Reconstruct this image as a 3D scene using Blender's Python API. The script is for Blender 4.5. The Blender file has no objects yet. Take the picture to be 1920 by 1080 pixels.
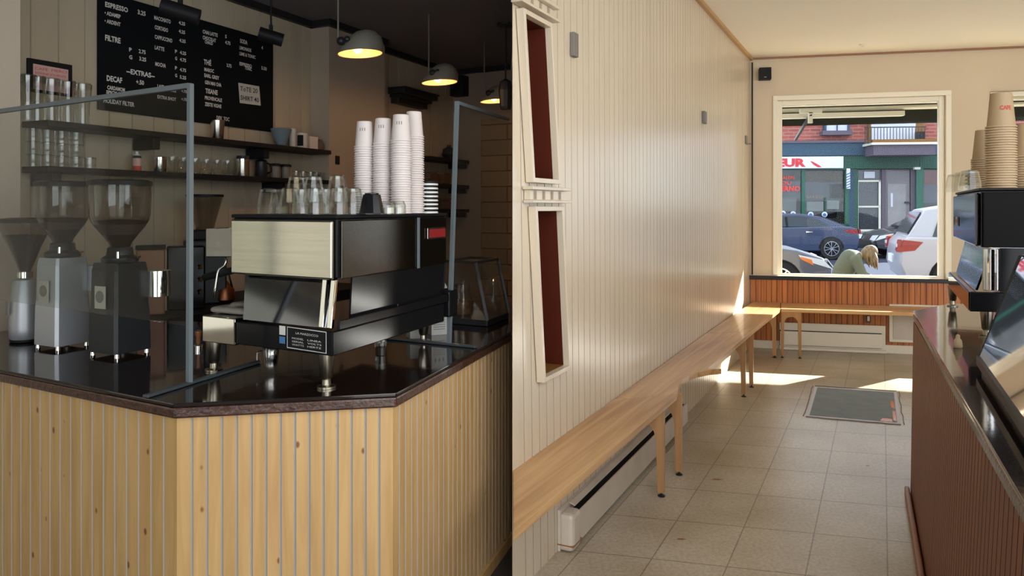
import bpy, bmesh, math, random
from mathutils import Vector, Matrix
random.seed(7)
S = bpy.context.scene
COL = S.collection
F = 1400.0; CX = 960.0; HY = 388.0; EYE = 1.55

# ------------------------------------------------------------------ camera
cam = bpy.data.cameras.new('camera'); co = bpy.data.objects.new('camera', cam); COL.objects.link(co)
co.location = (0, 0, EYE); co.rotation_euler = (math.pi/2, 0, 0)
cam.sensor_width = 36; cam.lens = F/1920*36; cam.shift_y = -(540-HY)/1920; cam.clip_end = 300; cam.clip_start = .05
S.camera = co
# ------------------------------------------------------------------ world, sun, exposure
w = bpy.data.worlds.new('world'); S.world = w; w.use_nodes = True
bg = w.node_tree.nodes['Background']
bg.inputs['Color'].default_value = (0.90, 0.95, 1.0, 1); bg.inputs['Strength'].default_value = 4.4
sd = bpy.data.lights.new('sun', 'SUN'); so = bpy.data.objects.new('sun', sd); COL.objects.link(so)
sd.energy = 62.0; sd.angle = math.radians(.6); sd.color = (1, .95, .86)
SUND = Vector((-0.84, -0.56, 0)).normalized() * math.cos(math.radians(25.5)) + Vector((0, 0, -math.sin(math.radians(25.5))))
so.rotation_euler = SUND.to_track_quat('-Z', 'Y').to_euler(); so.location = (12, 20, 14)
vs = S.view_settings; vs.view_transform = 'Standard'; vs.look = 'None'; vs.exposure = 0.0; vs.gamma = 1; vs.use_curve_mapping = False

# ------------------------------------------------------------------ pixel -> world helpers (photo measurement)
V = Vector
def at(px, py, Y): return V(((px-CX)/F*Y, Y, EYE-(py-HY)/F*Y))
def G(px, py, z):                                   # ray meets horizontal plane z
    Y = (EYE-z)*F/(py-HY); return V(((px-CX)/F*Y, Y, z))
def W(px, py, k, c):                                # ray meets vertical plane X = k*Y + c
    Y = c/((px-CX)/F-k); return at(px, py, Y)
# ------------------------------------------------------------------ materials
M = {}
def mat(name, col, rough=.6, metal=0, spec=.5, noise=None, bump=None, coat=0, emit=None, col2=None):
    m = bpy.data.materials.new(name); m.use_nodes = True; nt = m.node_tree; N = nt.nodes; L = nt.links
    b = N['Principled BSDF']
    c = (*col, 1) if len(col) == 3 else col
    b.inputs['Base Color'].default_value = c; b.inputs['Roughness'].default_value = rough
    b.inputs['Metallic'].default_value = metal; b.inputs['Specular IOR Level'].default_value = spec
    b.inputs['Coat Weight'].default_value = coat
    if emit: b.inputs['Emission Color'].default_value = (*emit[0], 1); b.inputs['Emission Strength'].default_value = emit[1]
    if noise or bump:
        tc = N.new('ShaderNodeTexCoord'); mp = N.new('ShaderNodeMapping'); L.new(tc.outputs['Object'], mp.inputs[0])
    if noise:                                        # (scale, stretch xyz, strength)
        mp.inputs['Scale'].default_value = noise[1]
        nz = N.new('ShaderNodeTexNoise'); nz.inputs['Scale'].default_value = noise[0]; nz.inputs['Detail'].default_value = 6
        L.new(mp.outputs[0], nz.inputs[0])
        rp = N.new('ShaderNodeValToRGB'); rp.color_ramp.elements[0].position = .32; rp.color_ramp.elements[1].position = .68
        d = col2 if col2 else tuple(x*(1-noise[2]) for x in col)
        rp.color_ramp.elements[0].color = (*d, 1); rp.color_ramp.elements[1].color = c
        L.new(nz.outputs[0], rp.inputs[0]); L.new(rp.outputs[0], b.inputs['Base Color'])
    if bump:                                         # (scale, strength)
        nb = N.new('ShaderNodeTexNoise'); nb.inputs['Scale'].default_value = bump[0]; nb.inputs['Detail'].default_value = 4
        L.new(tc.outputs['Object'], nb.inputs[0]); bp = N.new('ShaderNodeBump'); bp.inputs['Strength'].default_value = bump[1]
        bp.inputs['Distance'].default_value = .01
        L.new(nb.outputs[0], bp.inputs['Height']); L.new(bp.outputs[0], b.inputs['Normal'])
    M[name] = m; return m
def glass(name, tint=(.93, .96, .95), refl=.06, rough=.02, power=.75, ex=1.3):
    m = bpy.data.materials.new(name); m.use_nodes = True; nt = m.node_tree; N = nt.nodes; L = nt.links; N.clear()
    o = N.new('ShaderNodeOutputMaterial'); mx = N.new('ShaderNodeMixShader'); t = N.new('ShaderNodeBsdfTransparent')
    g = N.new('ShaderNodeBsdfGlossy'); lw = N.new('ShaderNodeLayerWeight'); lw.inputs['Blend'].default_value = .35
    mr = N.new('ShaderNodeMapRange'); mr.inputs['To Min'].default_value = refl; mr.inputs['To Max'].default_value = power
    t.inputs[0].default_value = (*tint, 1); g.inputs['Roughness'].default_value = rough; g.inputs[0].default_value = (1, 1, 1, 1)
    pw = N.new('ShaderNodeMath'); pw.operation = 'POWER'; pw.inputs[1].default_value = ex; lw.inputs['Blend'].default_value = .5; L.new(lw.outputs['Facing'], pw.inputs[0]); L.new(pw.outputs[0], mr.inputs[0]); L.new(mr.outputs[0], mx.inputs[0]); L.new(t.outputs[0], mx.inputs[1]); L.new(g.outputs[0], mx.inputs[2])
    L.new(mx.outputs[0], o.inputs[0]); M[name] = m; return m
def woodmat(name, light, dark, rough=.45, stretch=(14, 14, .9), knots=True, sc=2.2, coat=0, knotcol=(.22, .08, .02), rotz=0):
    m = bpy.data.materials.new(name); m.use_nodes = True; nt = m.node_tree; N = nt.nodes; L = nt.links
    b = N['Principled BSDF']; b.inputs['Roughness'].default_value = rough; b.inputs['Coat Weight'].default_value = coat
    tc = N.new('ShaderNodeTexCoord'); mp = N.new('ShaderNodeMapping'); mp.inputs['Scale'].default_value = stretch
    rt = N.new('ShaderNodeMapping'); rt.inputs['Rotation'].default_value = (0, 0, rotz); L.new(tc.outputs['Object'], rt.inputs[0]); L.new(rt.outputs[0], mp.inputs[0])
    nz = N.new('ShaderNodeTexNoise'); nz.inputs['Scale'].default_value = sc; nz.inputs['Detail'].default_value = 7; nz.inputs['Distortion'].default_value = .6
    L.new(mp.outputs[0], nz.inputs[0]); rp = N.new('ShaderNodeValToRGB')
    rp.color_ramp.elements[0].position = .33; rp.color_ramp.elements[1].position = .66
    rp.color_ramp.elements[0].color = (*dark, 1); rp.color_ramp.elements[1].color = (*light, 1); L.new(nz.outputs[0], rp.inputs[0])
    out = rp.outputs[0]
    if knots:
        vo = N.new('ShaderNodeTexVoronoi'); vo.inputs['Scale'].default_value = 10; m2 = N.new('ShaderNodeMapping'); m2.inputs['Scale'].default_value = (1.25, 1.25, .8)
        L.new(tc.outputs['Object'], m2.inputs[0]); L.new(m2.outputs[0], vo.inputs[0])
        r2 = N.new('ShaderNodeValToRGB'); r2.color_ramp.elements[0].position = .06; r2.color_ramp.elements[1].position = .105
        r2.color_ramp.elements[0].color = (1, 1, 1, 1); r2.color_ramp.elements[1].color = (0, 0, 0, 1); L.new(vo.outputs['Distance'], r2.inputs[0])
        mx = N.new('ShaderNodeMix'); mx.data_type = 'RGBA'; L.new(r2.outputs[0], mx.inputs[0]); L.new(out, mx.inputs[6]); mx.inputs[7].default_value = (*knotcol, 1)
        out = mx.outputs[2]
    L.new(out, b.inputs['Base Color']); M[name] = m; return m
def gridmat(name, c1, c2, mortar, bw, rh, msize, rough, offset=0, coat=0, bump=.3, dirt=0):   # UV driven brick/tile
    m = bpy.data.materials.new(name); m.use_nodes = True; nt = m.node_tree; N = nt.nodes; L = nt.links
    b = N['Principled BSDF']; b.inputs['Roughness'].default_value = rough; b.inputs['Coat Weight'].default_value = coat
    tc = N.new('ShaderNodeTexCoord'); br = N.new('ShaderNodeTexBrick'); L.new(tc.outputs['UV'], br.inputs[0])
    br.offset = offset; br.squash = 1; br.inputs['Scale'].default_value = 1; br.inputs['Brick Width'].default_value = bw; br.inputs['Row Height'].default_value = rh
    br.inputs['Mortar Size'].default_value = msize; br.inputs['Mortar Smooth'].default_value = .2
    br.inputs['Color1'].default_value = (*c1, 1); br.inputs['Color2'].default_value = (*c2, 1); br.inputs['Mortar'].default_value = (*mortar, 1)
    out = br.outputs['Color']
    if dirt:
        nz = N.new('ShaderNodeTexNoise'); nz.inputs['Scale'].default_value = 1.3; nz.inputs['Detail'].default_value = 8; L.new(tc.outputs['Object'], nz.inputs[0])
        rp = N.new('ShaderNodeValToRGB'); rp.color_ramp.elements[0].position = .3; rp.color_ramp.elements[1].position = .6
        rp.color_ramp.elements[0].color = (1-dirt, 1-dirt*1.15, 1-dirt*1.5, 1); rp.color_ramp.elements[1].color = (1, 1, 1, 1); L.new(nz.outputs[0], rp.inputs[0])
        n2 = N.new('ShaderNodeTexNoise'); n2.inputs['Scale'].default_value = 60; n2.inputs['Detail'].default_value = 5; L.new(tc.outputs['Object'], n2.inputs[0])
        r2 = N.new('ShaderNodeValToRGB'); r2.color_ramp.elements[0].position = .35; r2.color_ramp.elements[1].position = .6
        r2.color_ramp.elements[0].color = (.8, .78, .74, 1); r2.color_ramp.elements[1].color = (1, 1, 1, 1); L.new(n2.outputs[0], r2.inputs[0])
        for r in (rp, r2):
            mx = N.new('ShaderNodeMix'); mx.data_type = 'RGBA'; mx.blend_type = 'MULTIPLY'; mx.inputs[0].default_value = 1
            L.new(out, mx.inputs[6]); L.new(r.outputs[0], mx.inputs[7]); out = mx.outputs[2]
    L.new(out, b.inputs['Base Color'])
    if bump:
        bp = N.new('ShaderNodeBump'); bp.inputs['Strength'].default_value = bump; bp.inputs['Distance'].default_value = .004; bp.invert = True
        L.new(br.outputs['Fac'], bp.inputs['Height']); L.new(bp.outputs[0], b.inputs['Normal'])
    M[name] = m; return m

woodmat('pine', (.58, .36, .145), (.46, .27, .095), .42)
mat('pine_groove', (.36, .33, .29), .6)
woodmat('oak', (.68, .41, .185), (.42, .205, .075), .35, (.55, 11, 11), False, 1.6, .15, rotz=-1.09)
woodmat('oak_back', (.68, .41, .185), (.46, .235, .09), .35, (.55, 11, 11), False, 1.6, .15, rotz=.23)
woodmat('oak_leg', (.52, .28, .11), (.40, .20, .075), .4, (10, 10, 1), False, 2, .1)
woodmat('orange_board', (.62, .215, .042), (.36, .105, .02), .38, (12, 12, .6), False, 2, .2)
mat('orange_groove', (.20, .06, .015), .6)
woodmat('brown_board', (.27, .092, .042), (.19, .062, .028), .5, (12, 12, .6), False, 2, 0)
mat('brown_groove', (.04, .013, .008), .5)
mat('counter_dark', (.014, .009, .008), .09, coat=.3, bump=(9, .06))
mat('counter_edge', (.075, .03, .018), .3, coat=.3, noise=(30, (1, 1, 1), .5), bump=(70, .35))
mat('white_board', (.71, .60, .45), .24, noise=(3, (4, 4, .5), .08), bump=(35, .10))
mat('white_groove', (.36, .29, .21), .5)
mat('taupe_board', (.47, .395, .285), .5, noise=(2, (4, 4, .5), .1))
mat('taupe_groove', (.33, .28, .20), .6)
mat('taupe_plain', (.40, .33, .255), .6)
mat('pier_cream', (.56, .485, .385), .6)
mat('taupe_dark', (.33, .255, .20), .6)
mat('tan_wall', (.68, .56, .405), .7, noise=(1.5, (1, 1, 1), .05))
mat('ceiling_cream', (.92, .86, .73), .8)
mat('ceiling_dark', (.17, .16, .17), .8)
mat('crown_black', (.012, .012, .015), .5)
mat('trim_pine', (.50, .30, .13), .5)
mat('trim_brown', (.30, .13, .06), .4)
mat('white_paint', (.86, .80, .65), .4)
mat('cream_metal', (.66, .57, .47), .45, noise=(6, (1, 1, 1), .12))
mat('black_matte', (.009, .009, .010), .55, spec=.2)
mat('black_soft', (.006, .006, .006), .5, spec=.06)
mat('case_mirror', (.55, .55, .56), .03, metal=1)
mat('black_gloss', (.008, .008, .009), .14, spec=.16)
mat('black_metal', (.022, .023, .025), .35, spec=.3)
mat('steel', (.60, .57, .50), .24, metal=1, noise=(3, (1, 1, 60), .12))
mat('chrome', (.75, .74, .72), .06, metal=1)
mat('dark_mirror', (.20, .20, .22), .08, metal=1)
mat('leg_steel', (.40, .36, .28), .28, metal=1)
mat('cast_alu', (.42, .43, .45), .42, metal=.55)
mat('grey_frame', (.135, .16, .17), .45)
mat('dark_frame', (.05, .06, .065), .4)
mat('paper_cup', (.68, .60, .56), .6)
mat('paper_rim', (.72, .65, .62), .5)
mat('paper_cup_tan', (.40, .285, .165), .6)
mat('rim_tan', (.50, .37, .23), .5)
mat('dark_steel', (.085, .078, .062), .22, metal=1)
mat('paper_print', (.20, .18, .17), .6)
mat('red_print', (.55, .05, .03), .6)
mat('white_lid', (.72, .70, .66), .4)
mat('ceramic_black', (.007, .007, .008), .12, spec=.25)
mat('ceramic_white', (.62, .58, .52), .25)
mat('ceramic_blue', (.16, .21, .24), .35)
mat('red_badge', (.26, .02, .02), .4, spec=.3)
mat('badge_rim', (.30, .27, .25), .3, metal=1)
mat('letter', (.62, .60, .56), .7)
mat('board_black', (.005, .006, .007), .7, spec=.1)
mat('paper', (.52, .49, .44), .7)
mat('pink_paper', (.62, .40, .36), .7)
mat('towel', (.23, .205, .17), .9, bump=(60, .3))
mat('label_paper', (.50, .46, .38), .6)
mat('label_dark', (.20, .18, .16), .6)
mat('lamp_olive', (.20, .19, .15), .5)
mat('lamp_inside', (.80, .36, .17), .5)
mat('bulb', (1, .8, .5), .5, emit=((1, .62, .28), 9))
mat('wood_knob', (.25, .10, .04), .3)
mat('coffee', (.035, .02, .012), .7)
mat('carton', (.62, .60, .54), .5)
mat('brown_bag', (.12, .075, .05), .8)
mat('cookie', (.30, .13, .05), .8, noise=(40, (1, 1, 1), .5))
mat('sticker_blue', (.05, .16, .34), .4)
mat('sign_white', (.72, .74, .88), .5)
mat('sign_red', (.62, .02, .03), .5)
mat('neon_red', (.75, .05, .04), .5)
mat('teal_band', (.016, .060, .115), .6)
mat('green_metal', (.008, .105, .07), .5)
mat('green_dark', (.004, .065, .042), .5)
mat('grey_door', (.18, .17, .19), .6)
mat('concrete', (.30, .29, .31), .9, noise=(4, (1, 1, 1), .15))
mat('asphalt', (.05, .06, .09), 1, spec=.02, noise=(20, (1, 1, 1), .2))
mat('sidewalk', (.085, .095, .125), 1, spec=.02, noise=(6, (1, 1, 1), .15))
mat('car_blue', (.009, .026, .085), .3, coat=.35)
mat('car_grey', (.07, .085, .12), .3, coat=.35)
mat('car_black', (.008, .011, .02), .25, coat=.35)
mat('car_white', (.36, .37, .43), .3, coat=.35)
mat('car_glass', (.02, .03, .045), .08, spec=.4)
mat('tyre', (.012, .012, .014), .8)
mat('tail_red', (.26, .008, .012), .2, spec=.3)
mat('lamp_clear', (.65, .70, .78), .1)
mat('orange_lens', (.75, .20, .04), .2)
mat('skin', (.62, .33, .23), .55)
mat('hair', (.27, .19, .105), .6, noise=(30, (1, 1, .3), .6))
mat('jacket', (.115, .13, .09), .85, bump=(30, .3))
mat('trousers', (.03, .035, .06), .8)
mat('awning', (.022, .024, .018), .9, spec=.1)
mat('awning_metal', (.70, .70, .62), .4)
mat('shop_inside', (.02, .02, .022), .8)
mat('white_curtain', (.55, .58, .68), .8)
mat('mat_grey', (.25, .30, .35), .85, noise=(8, (1, 1, 1), .15))
mat('mat_tape', (.62, .60, .72), .5)
mat('outlet', (.08, .06, .05), .4)
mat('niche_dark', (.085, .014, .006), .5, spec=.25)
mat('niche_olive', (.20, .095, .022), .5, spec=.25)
mat('floor_dark', (.06, .055, .05), .5, noise=(10, (1, 1, 1), .3))
mat('balcony_purple', (.10, .08, .12), .7)
glass('glass_clear', (.90, .92, .90), .05, .03, .85, 1.9)
glass('glass_pane', (.88, .90, .89), .014, .01, .6, 4.5)
glass('window_glass', (.73, .75, .76), .004, .0, .5, 5)
glass('tinted_glass', (.50, .48, .42), .01, .0, .4, 5)
glass('smoke_plastic', (.62, .59, .56), .05, .03, .8, 2.5)
glass('shop_glass', (.66, .70, .74), .04, .02, .35, 4)
gridmat('floor_tile', (.62, .55, .44), (.585, .515, .41), (.33, .27, .20), 1, 1, .010, .30, 0, bump=.3, dirt=.35)
gridmat('brick', (.37, .085, .06), (.27, .06, .05), (.36, .22, .20), .42, .14, .016, .9, .5, bump=.4)
gridmat('glazed_tile', (.36, .235, .145), (.30, .195, .12), (.09, .06, .04), .62, .16, .006, .18, .5, coat=.4)

# ------------------------------------------------------------------ mesh builder
OFF = {}
class MB:
    def __init__(s): s.v = []; s.f = []; s.m = []; s.uv = None
    def add(s, vs, fs, mi=0):
        b = len(s.v); s.v += [V(p) for p in vs]; s.f += [tuple(b+i for i in f) for f in fs]; s.m += [mi]*len(fs); return s
    def quad(s, a, b, c, d, mi=0): return s.add([a, b, c, d], [(0, 1, 2, 3)], mi)
    def box(s, o, a, b, c, mi=0):                    # corner + three edge vectors
        o, a, b, c = V(o), V(a), V(b), V(c)
        p = [o, o+a, o+a+b, o+b, o+c, o+a+c, o+a+b+c, o+b+c]
        fs = [(0, 3, 2, 1), (4, 5, 6, 7), (0, 1, 5, 4), (1, 2, 6, 5), (2, 3, 7, 6), (3, 0, 4, 7)]
        if a.cross(b).dot(c) < 0: fs = [f[::-1] for f in fs]
        return s.add(p, fs, mi)
    def cbox(s, c, x, y, z, mi=0, rz=0):             # centre of the base, sizes
        ca, sa = math.cos(rz), math.sin(rz); X = V((ca, sa, 0))*x; Yv = V((-sa, ca, 0))*y
        return s.box(V(c)-X/2-Yv/2, X, Yv, (0, 0, z), mi)
    def prism(s, poly, e, mi=0):                     # polygon (3D points) swept by e
        n = len(poly); e = V(e); P = [V(p) for p in poly]
        nr = V((0, 0, 0))
        for i in range(n): nr += P[i].cross(P[(i+1) % n])
        if nr.dot(e) < 0: P.reverse()
        fs = [tuple(range(n-1, -1, -1)), tuple(range(n, 2*n))]+[(i, (i+1) % n, n+(i+1) % n, n+i) for i in range(n)]
        return s.add(P+[p+e for p in P], fs, mi)
    def loft(s, A, B, mi=0, cap=True):
        n = len(A); fs = [(i, (i+1) % n, n+(i+1) % n, n+i) for i in range(n)]
        if cap: fs += [tuple(range(n-1, -1, -1)), tuple(range(n, 2*n))]
        return s.add(list(A)+list(B), fs, mi)
    def ring(s, c, ax, r, n):
        ax = V(ax).normalized(); t = ax.orthogonal().normalized()
        if abs(ax.z) > .99: t = V((1, 0, 0))
        u = ax.cross(t)
        return [V(c)+t*r*math.cos(2*math.pi*i/n)+u*r*math.sin(2*math.pi*i/n) for i in range(n)]
    def cyl(s, p0, p1, r0, r1=None, n=16, mi=0, cap=True):
        r1 = r0 if r1 is None else r1; ax = V(p1)-V(p0)
        return s.loft(s.ring(p0, ax, r0, n), s.ring(p1, ax, r1, n), mi, cap)
    def lathe(s, prof, c=(0, 0, 0), n=20, mi=0, cap=True):
        c = V(c); b = len(s.v)
        for r, z in prof:
            for i in range(n):
                a = 2*math.pi*i/n; s.v.append(c+V((r*math.cos(a), r*math.sin(a), z)))
        for k in range(len(prof)-1):
            for i in range(n):
                j = (i+1) % n; s.f.append((b+k*n+i, b+k*n+j, b+(k+1)*n+j, b+(k+1)*n+i)); s.m.append(mi)
        if cap:
            s.f.append(tuple(b+i for i in range(n-1, -1, -1))); s.m.append(mi)
            e = b+(len(prof)-1)*n; s.f.append(tuple(e+i for i in range(n))); s.m.append(mi)
        return s
    def tube(s, path, r, n=8, mi=0):
        P = [V(p) for p in path]; R = []
        t0 = None
        for i, p in enumerate(P):
            d = (P[min(i+1, len(P)-1)]-P[max(i-1, 0)]).normalized()
            t = (t0-d*t0.dot(d)).normalized() if t0 is not None and (t0-d*t0.dot(d)).length > 1e-4 else d.orthogonal().normalized()
            t0 = t; u = d.cross(t)
            rr = r[i] if isinstance(r, (list, tuple)) else r
            R.append([p+t*rr*math.cos(2*math.pi*k/n)+u*rr*math.sin(2*math.pi*k/n) for k in range(n)])
        b = len(s.v)
        for q in R: s.v += q
        for i in range(len(R)-1):
            for k in range(n):
                j = (k+1) % n; s.f.append((b+i*n+k, b+i*n+j, b+(i+1)*n+j, b+(i+1)*n+k)); s.m.append(mi)
        s.f.append(tuple(b+k for k in range(n-1, -1, -1))); s.m.append(mi)
        e = b+(len(R)-1)*n; s.f.append(tuple(e+k for k in range(n))); s.m.append(mi)
        return s
    def ball(s, c, r, n=14, mi=0, sc=(1, 1, 1)):
        pr = [(max(1e-4, r*math.sin(math.pi*i/(n//2+2))), -r*math.cos(math.pi*i/(n//2+2))) for i in range(n//2+3)]
        b = len(s.v); s.lathe(pr, (0, 0, 0), n, mi, False); c = V(c)
        for i in range(b, len(s.v)): s.v[i] = c+V((s.v[i].x*sc[0], s.v[i].y*sc[1], s.v[i].z*sc[2]))
        return s
    def build(s, name, mats, parent=None, smooth=False, bevel=0, kind=None, loc=None):
        off = OFF.get(parent.name, V((0, 0, 0))) if parent else (V(loc) if loc else V((0, 0, 0)))
        me = bpy.data.meshes.new(name); me.from_pydata([v-off for v in s.v], [], s.f)
        for m in (mats if isinstance(mats, (list, tuple)) else [mats]): me.materials.append(M[m])
        for p, mi in zip(me.polygons, s.m): p.material_index = mi; p.use_smooth = bool(smooth)
        if s.uv:
            ul = me.uv_layers.new(name='UVMap')
            for lp in me.loops: ul.data[lp.index].uv = s.uv(s.v[lp.vertex_index])
        me.validate(); me.update()
        if not s.uv:
            bm = bmesh.new(); bm.from_mesh(me); bmesh.ops.recalc_face_normals(bm, faces=bm.faces); bm.to_mesh(me); bm.free()
        if smooth and smooth is not True: me.set_sharp_from_angle(angle=math.radians(smooth))
        o = bpy.data.objects.new(name, me); COL.objects.link(o)
        if parent: o.parent = parent; OFF[o.name] = off
        else: o.location = off; OFF[o.name] = off
        if bevel:
            bv = o.modifiers.new('bevel', 'BEVEL'); bv.width = bevel; bv.segments = 2; bv.limit_method = 'ANGLE'
        if kind: o['kind'] = kind
        return o
def tag(o, label, cat, group=None, kind=None):
    o['label'] = label; o['category'] = cat
    if group: o['group'] = group
    if kind: o['kind'] = kind
    return o
def thing(name, loc, label, cat, group=None):
    o = bpy.data.objects.new(name, None); COL.objects.link(o); o.location = V(loc); o.empty_display_size = .05
    OFF[o.name] = V(loc); return tag(o, label, cat, group)
def dup(root, loc, label=None, group=None):
    def cp(o, par):
        c = o.copy(); COL.objects.link(c); c.parent = par
        for ch in o.children: cp(ch, c)
        return c
    r = cp(root, None); r.location = V(loc)
    if label: r['label'] = label
    if group: r['group'] = group
    return r
def text(mb, s, p0, p1, up, h, mi=0, bold=.012, depth=.0005, align='fit'):
    """lettering as mesh: baseline from p0 to p1, height h along up"""
    cu = bpy.data.curves.new('t', 'FONT'); cu.body = s; cu.size = 1; cu.offset = bold; cu.resolution_u = 2
    ob = bpy.data.objects.new('t', cu); COL.objects.link(ob); dg = bpy.context.evaluated_depsgraph_get()
    me = bpy.data.meshes.new_from_object(ob.evaluated_get(dg)); bpy.data.objects.remove(ob); bpy.data.curves.remove(cu)
    vv = [v.co.copy() for v in me.vertices]; fs = [tuple(p.vertices) for p in me.polygons]; bpy.data.meshes.remove(me)
    if not vv: return
    x0 = min(v.x for v in vv); x1 = max(v.x for v in vv); y0 = 0; y1 = .70
    p0, p1, up = V(p0), V(p1), V(up).normalized(); d = p1-p0; L_ = d.length; d.normalize(); nn = d.cross(up)
    if align == 'keep': sx = h/.7; 
    else: sx = L_/(x1-x0)
    mb.add([p0+d*(v.x-x0)*sx+up*(v.y/y1*h)+nn*depth for v in vv], fs, mi)
def boards(P0, P1, z0, z1, wd, g, dp, nrm, mi=(0, 1), lean=None, z1b=None, n=None):
    """boards from P0 to P1 with sunk grooves; nrm points out of the wall. lean(f)-> shift of the foot along the wall"""
    mb = MB(); P0 = V(P0); P1 = V(P1); P0.z = P1.z = 0; d = P1-P0; Ln = d.length; d.normalize(); n = n or max(1, round(Ln/wd)); wd = Ln/n; nrm = V(nrm).normalized()
    def pt(s, z, o):
        t = s
        if lean: t = s+lean(s, z)
        return P0+d*t+V((0, 0, z))+nrm*o
    zs = [z0, z1]
    for i in range(n):
        a = i*wd+(g/2 if i else 0); b = (i+1)*wd-(g/2 if i < n-1 else 0)
        mb.quad(pt(a, z0, 0), pt(b, z0, 0), pt(b, z1, 0), pt(a, z1, 0), mi[0])
        if i < n-1:
            c = b+g; m_ = (b+c)/2
            mb.quad(pt(b, z0, 0), pt(m_, z0, -dp), pt(m_, z1, -dp), pt(b, z1, 0), mi[1]); mb.quad(pt(m_, z0, -dp), pt(c, z0, 0), pt(c, z1, 0), pt(m_, z1, -dp), mi[1])
    return mb
def skin(name, pts, edges, radii, mt_, parent, vox=.014, sc=(1, 1, 1)):
    mb = MB()
    for a, b in edges:
        L_ = (pts[b]-pts[a]).length; n = max(2, int(L_/(min(radii[a], radii[b])*.35)))
        for k in range(n+1): f = k/n; mb.ball(pts[a].lerp(pts[b], f), radii[a]+(radii[b]-radii[a])*f, 14, sc=sc)
    o = mb.build(name, mt_, parent, smooth=True)
    md = o.modifiers.new('remesh', 'REMESH'); md.mode = 'VOXEL'; md.voxel_size = vox; md.use_smooth_shade = True
    sm = o.modifiers.new('smooth', 'SMOOTH'); sm.iterations = 6; sm.factor = .6
    bpy.context.view_layer.update(); dg = bpy.context.evaluated_depsgraph_get(); me = bpy.data.meshes.new_from_object(o.evaluated_get(dg)); o.modifiers.clear(); o.data = me
    for p in me.polygons: p.use_smooth = True
    return o
def struct(mb, name, mats, **k): return mb.build(name, mats, kind='structure', **k)

# ================================================================== SETTING
KD = .4959                       # right room: wall direction (KD,1)
RD = V((KD, 1, 0)); RDn = RD.normalized(); RE = V((1, -.235, 0)); REn = RE.normalized()
RN = V((RDn.y, -RDn.x, 0))       # out of the white wall, into the right room
def wallR(Y): return V((KD*(Y-2.95), Y, 0))
def backR(t): return V((2.644, 8.282, 0))+RE*t     # along the window wall
CZ_R = 3.2; CZ_L = 3.0
KL, CL = .45, -4.221             # left room: back wall X = KL*Y + CL
LV = V((.45, 1, 0)); LVn = LV.normalized(); LN = V((LVn.y, -LVn.x, 0))
LU = V((-1.8, 1, 0)); LUn = LU.normalized()
def backL(px, off=0): return W(px, HY, KL, CL+off*1.0966)

# ---- right room
fl = MB(); fl.quad((0, -2.5, 0), (9, -2.5, 0), (9, 9.5, 0), (0, 9.5, 0))
def fuv(p):
    x, y = p.x-1.124, p.y-3.617; b = (y+.235*x)/(1+.235*KD); return ((x-KD*b)/.31+20, b/.4+20)
fl.uv = fuv; struct(fl, 'floor', 'floor_tile')
fb = MB(); fb.quad((-7, -2.5, 0), (0, -2.5, 0), (0, 9.5, 0), (-7, 9.5, 0)); struct(fb, 'floor_left', 'floor_dark')
ce = MB(); ce.box((0.0, .6, CZ_R), (9, 0, 0), (0, 8.6, 0), (0, 0, .25)); struct(ce, 'ceiling', 'ceiling_cream')
ce = MB(); ce.box((-7, -2.4, CZ_L), (7, 0, 0), (0, 11.7, 0), (0, 0, .3)); struct(ce, 'ceiling_left', 'ceiling_dark')
# white boarded wall, from the nose at X=0 to the window corner; two openings for the niches
wp0 = wallR(2.955); wp1 = wallR(8.29)
def lean(s, z): return (1.6-z)*(.030*math.exp(-s*.9)) if s > .02 else 0
wl = boards(wp0, wp1, 0, CZ_R, .078, .007, .006, RN, lean=lean)
# solid behind it, shaped by the two walls (the wedge between the rooms)
sp = MB(); a = V((0.004, 3.02, 0)); sp.prism([V((.001, 3.66, 0)), V((.001, 8.0, 0)), wallR(8.25)-RN*.012, wallR(3.66)-RN*.012], (0, 0, CZ_R)); sp.box((.0004, 2.965, 0), (.0028, 0, 0), (0, .695, 0), (0, 0, CZ_R))
struct(sp, 'wall_partition', 'taupe_dark')
struct(wl, 'wall_left', ['white_board', 'white_groove'])

# window wall: measured on the plane
def BW(px, py): # pixel on window wall plane
    k = -1/.235; c = 2.644+8.282/.235
    return W(px, py, k, c)
tL = lambda px: (BW(px, 400).x-2.644)
zz = lambda px, py: BW(px, py).z
w1a, w1b = tL(1458), tL(1773); w1z0, w1z1 = .775, zz(1600, 184)
w2a, w2b = tL(1856), tL(1856)+1.9; w2z1 = zz(1856, 172); 
BN = V((-.235, -1, 0)).normalized()       # out of the window wall into the room
th = -BN*.12
def wseg(mb, t0, t1, z0, z1): mb.box(backR(t0)+V((0, 0, z0)), RE*(t1-t0), th, (0, 0, z1-z0))
mb = MB(); wseg(mb, -.2, w1a, 0, CZ_R); wseg(mb, w1b, w2a, 0, CZ_R); wseg(mb, w2b, 5.6, 0, CZ_R); wseg(mb, w1a, w1b, 0, w1z0); wseg(mb, w2a, w2b, 0, w1z0); wseg(mb, w1a, w1b, w1z1, CZ_R); wseg(mb, w2a, w2b, w2z1, CZ_R)
struct(mb, 'wall_back', 'tan_wall')
mb = MB(); mb.box((8.2, -2.5, 0), (.2, 0, 0), (0, 10.5, 0), (0, 0, CZ_R)); struct(mb, 'wall_right_sunblock', 'tan_wall')  # unseen side wall, added to block the sun
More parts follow.
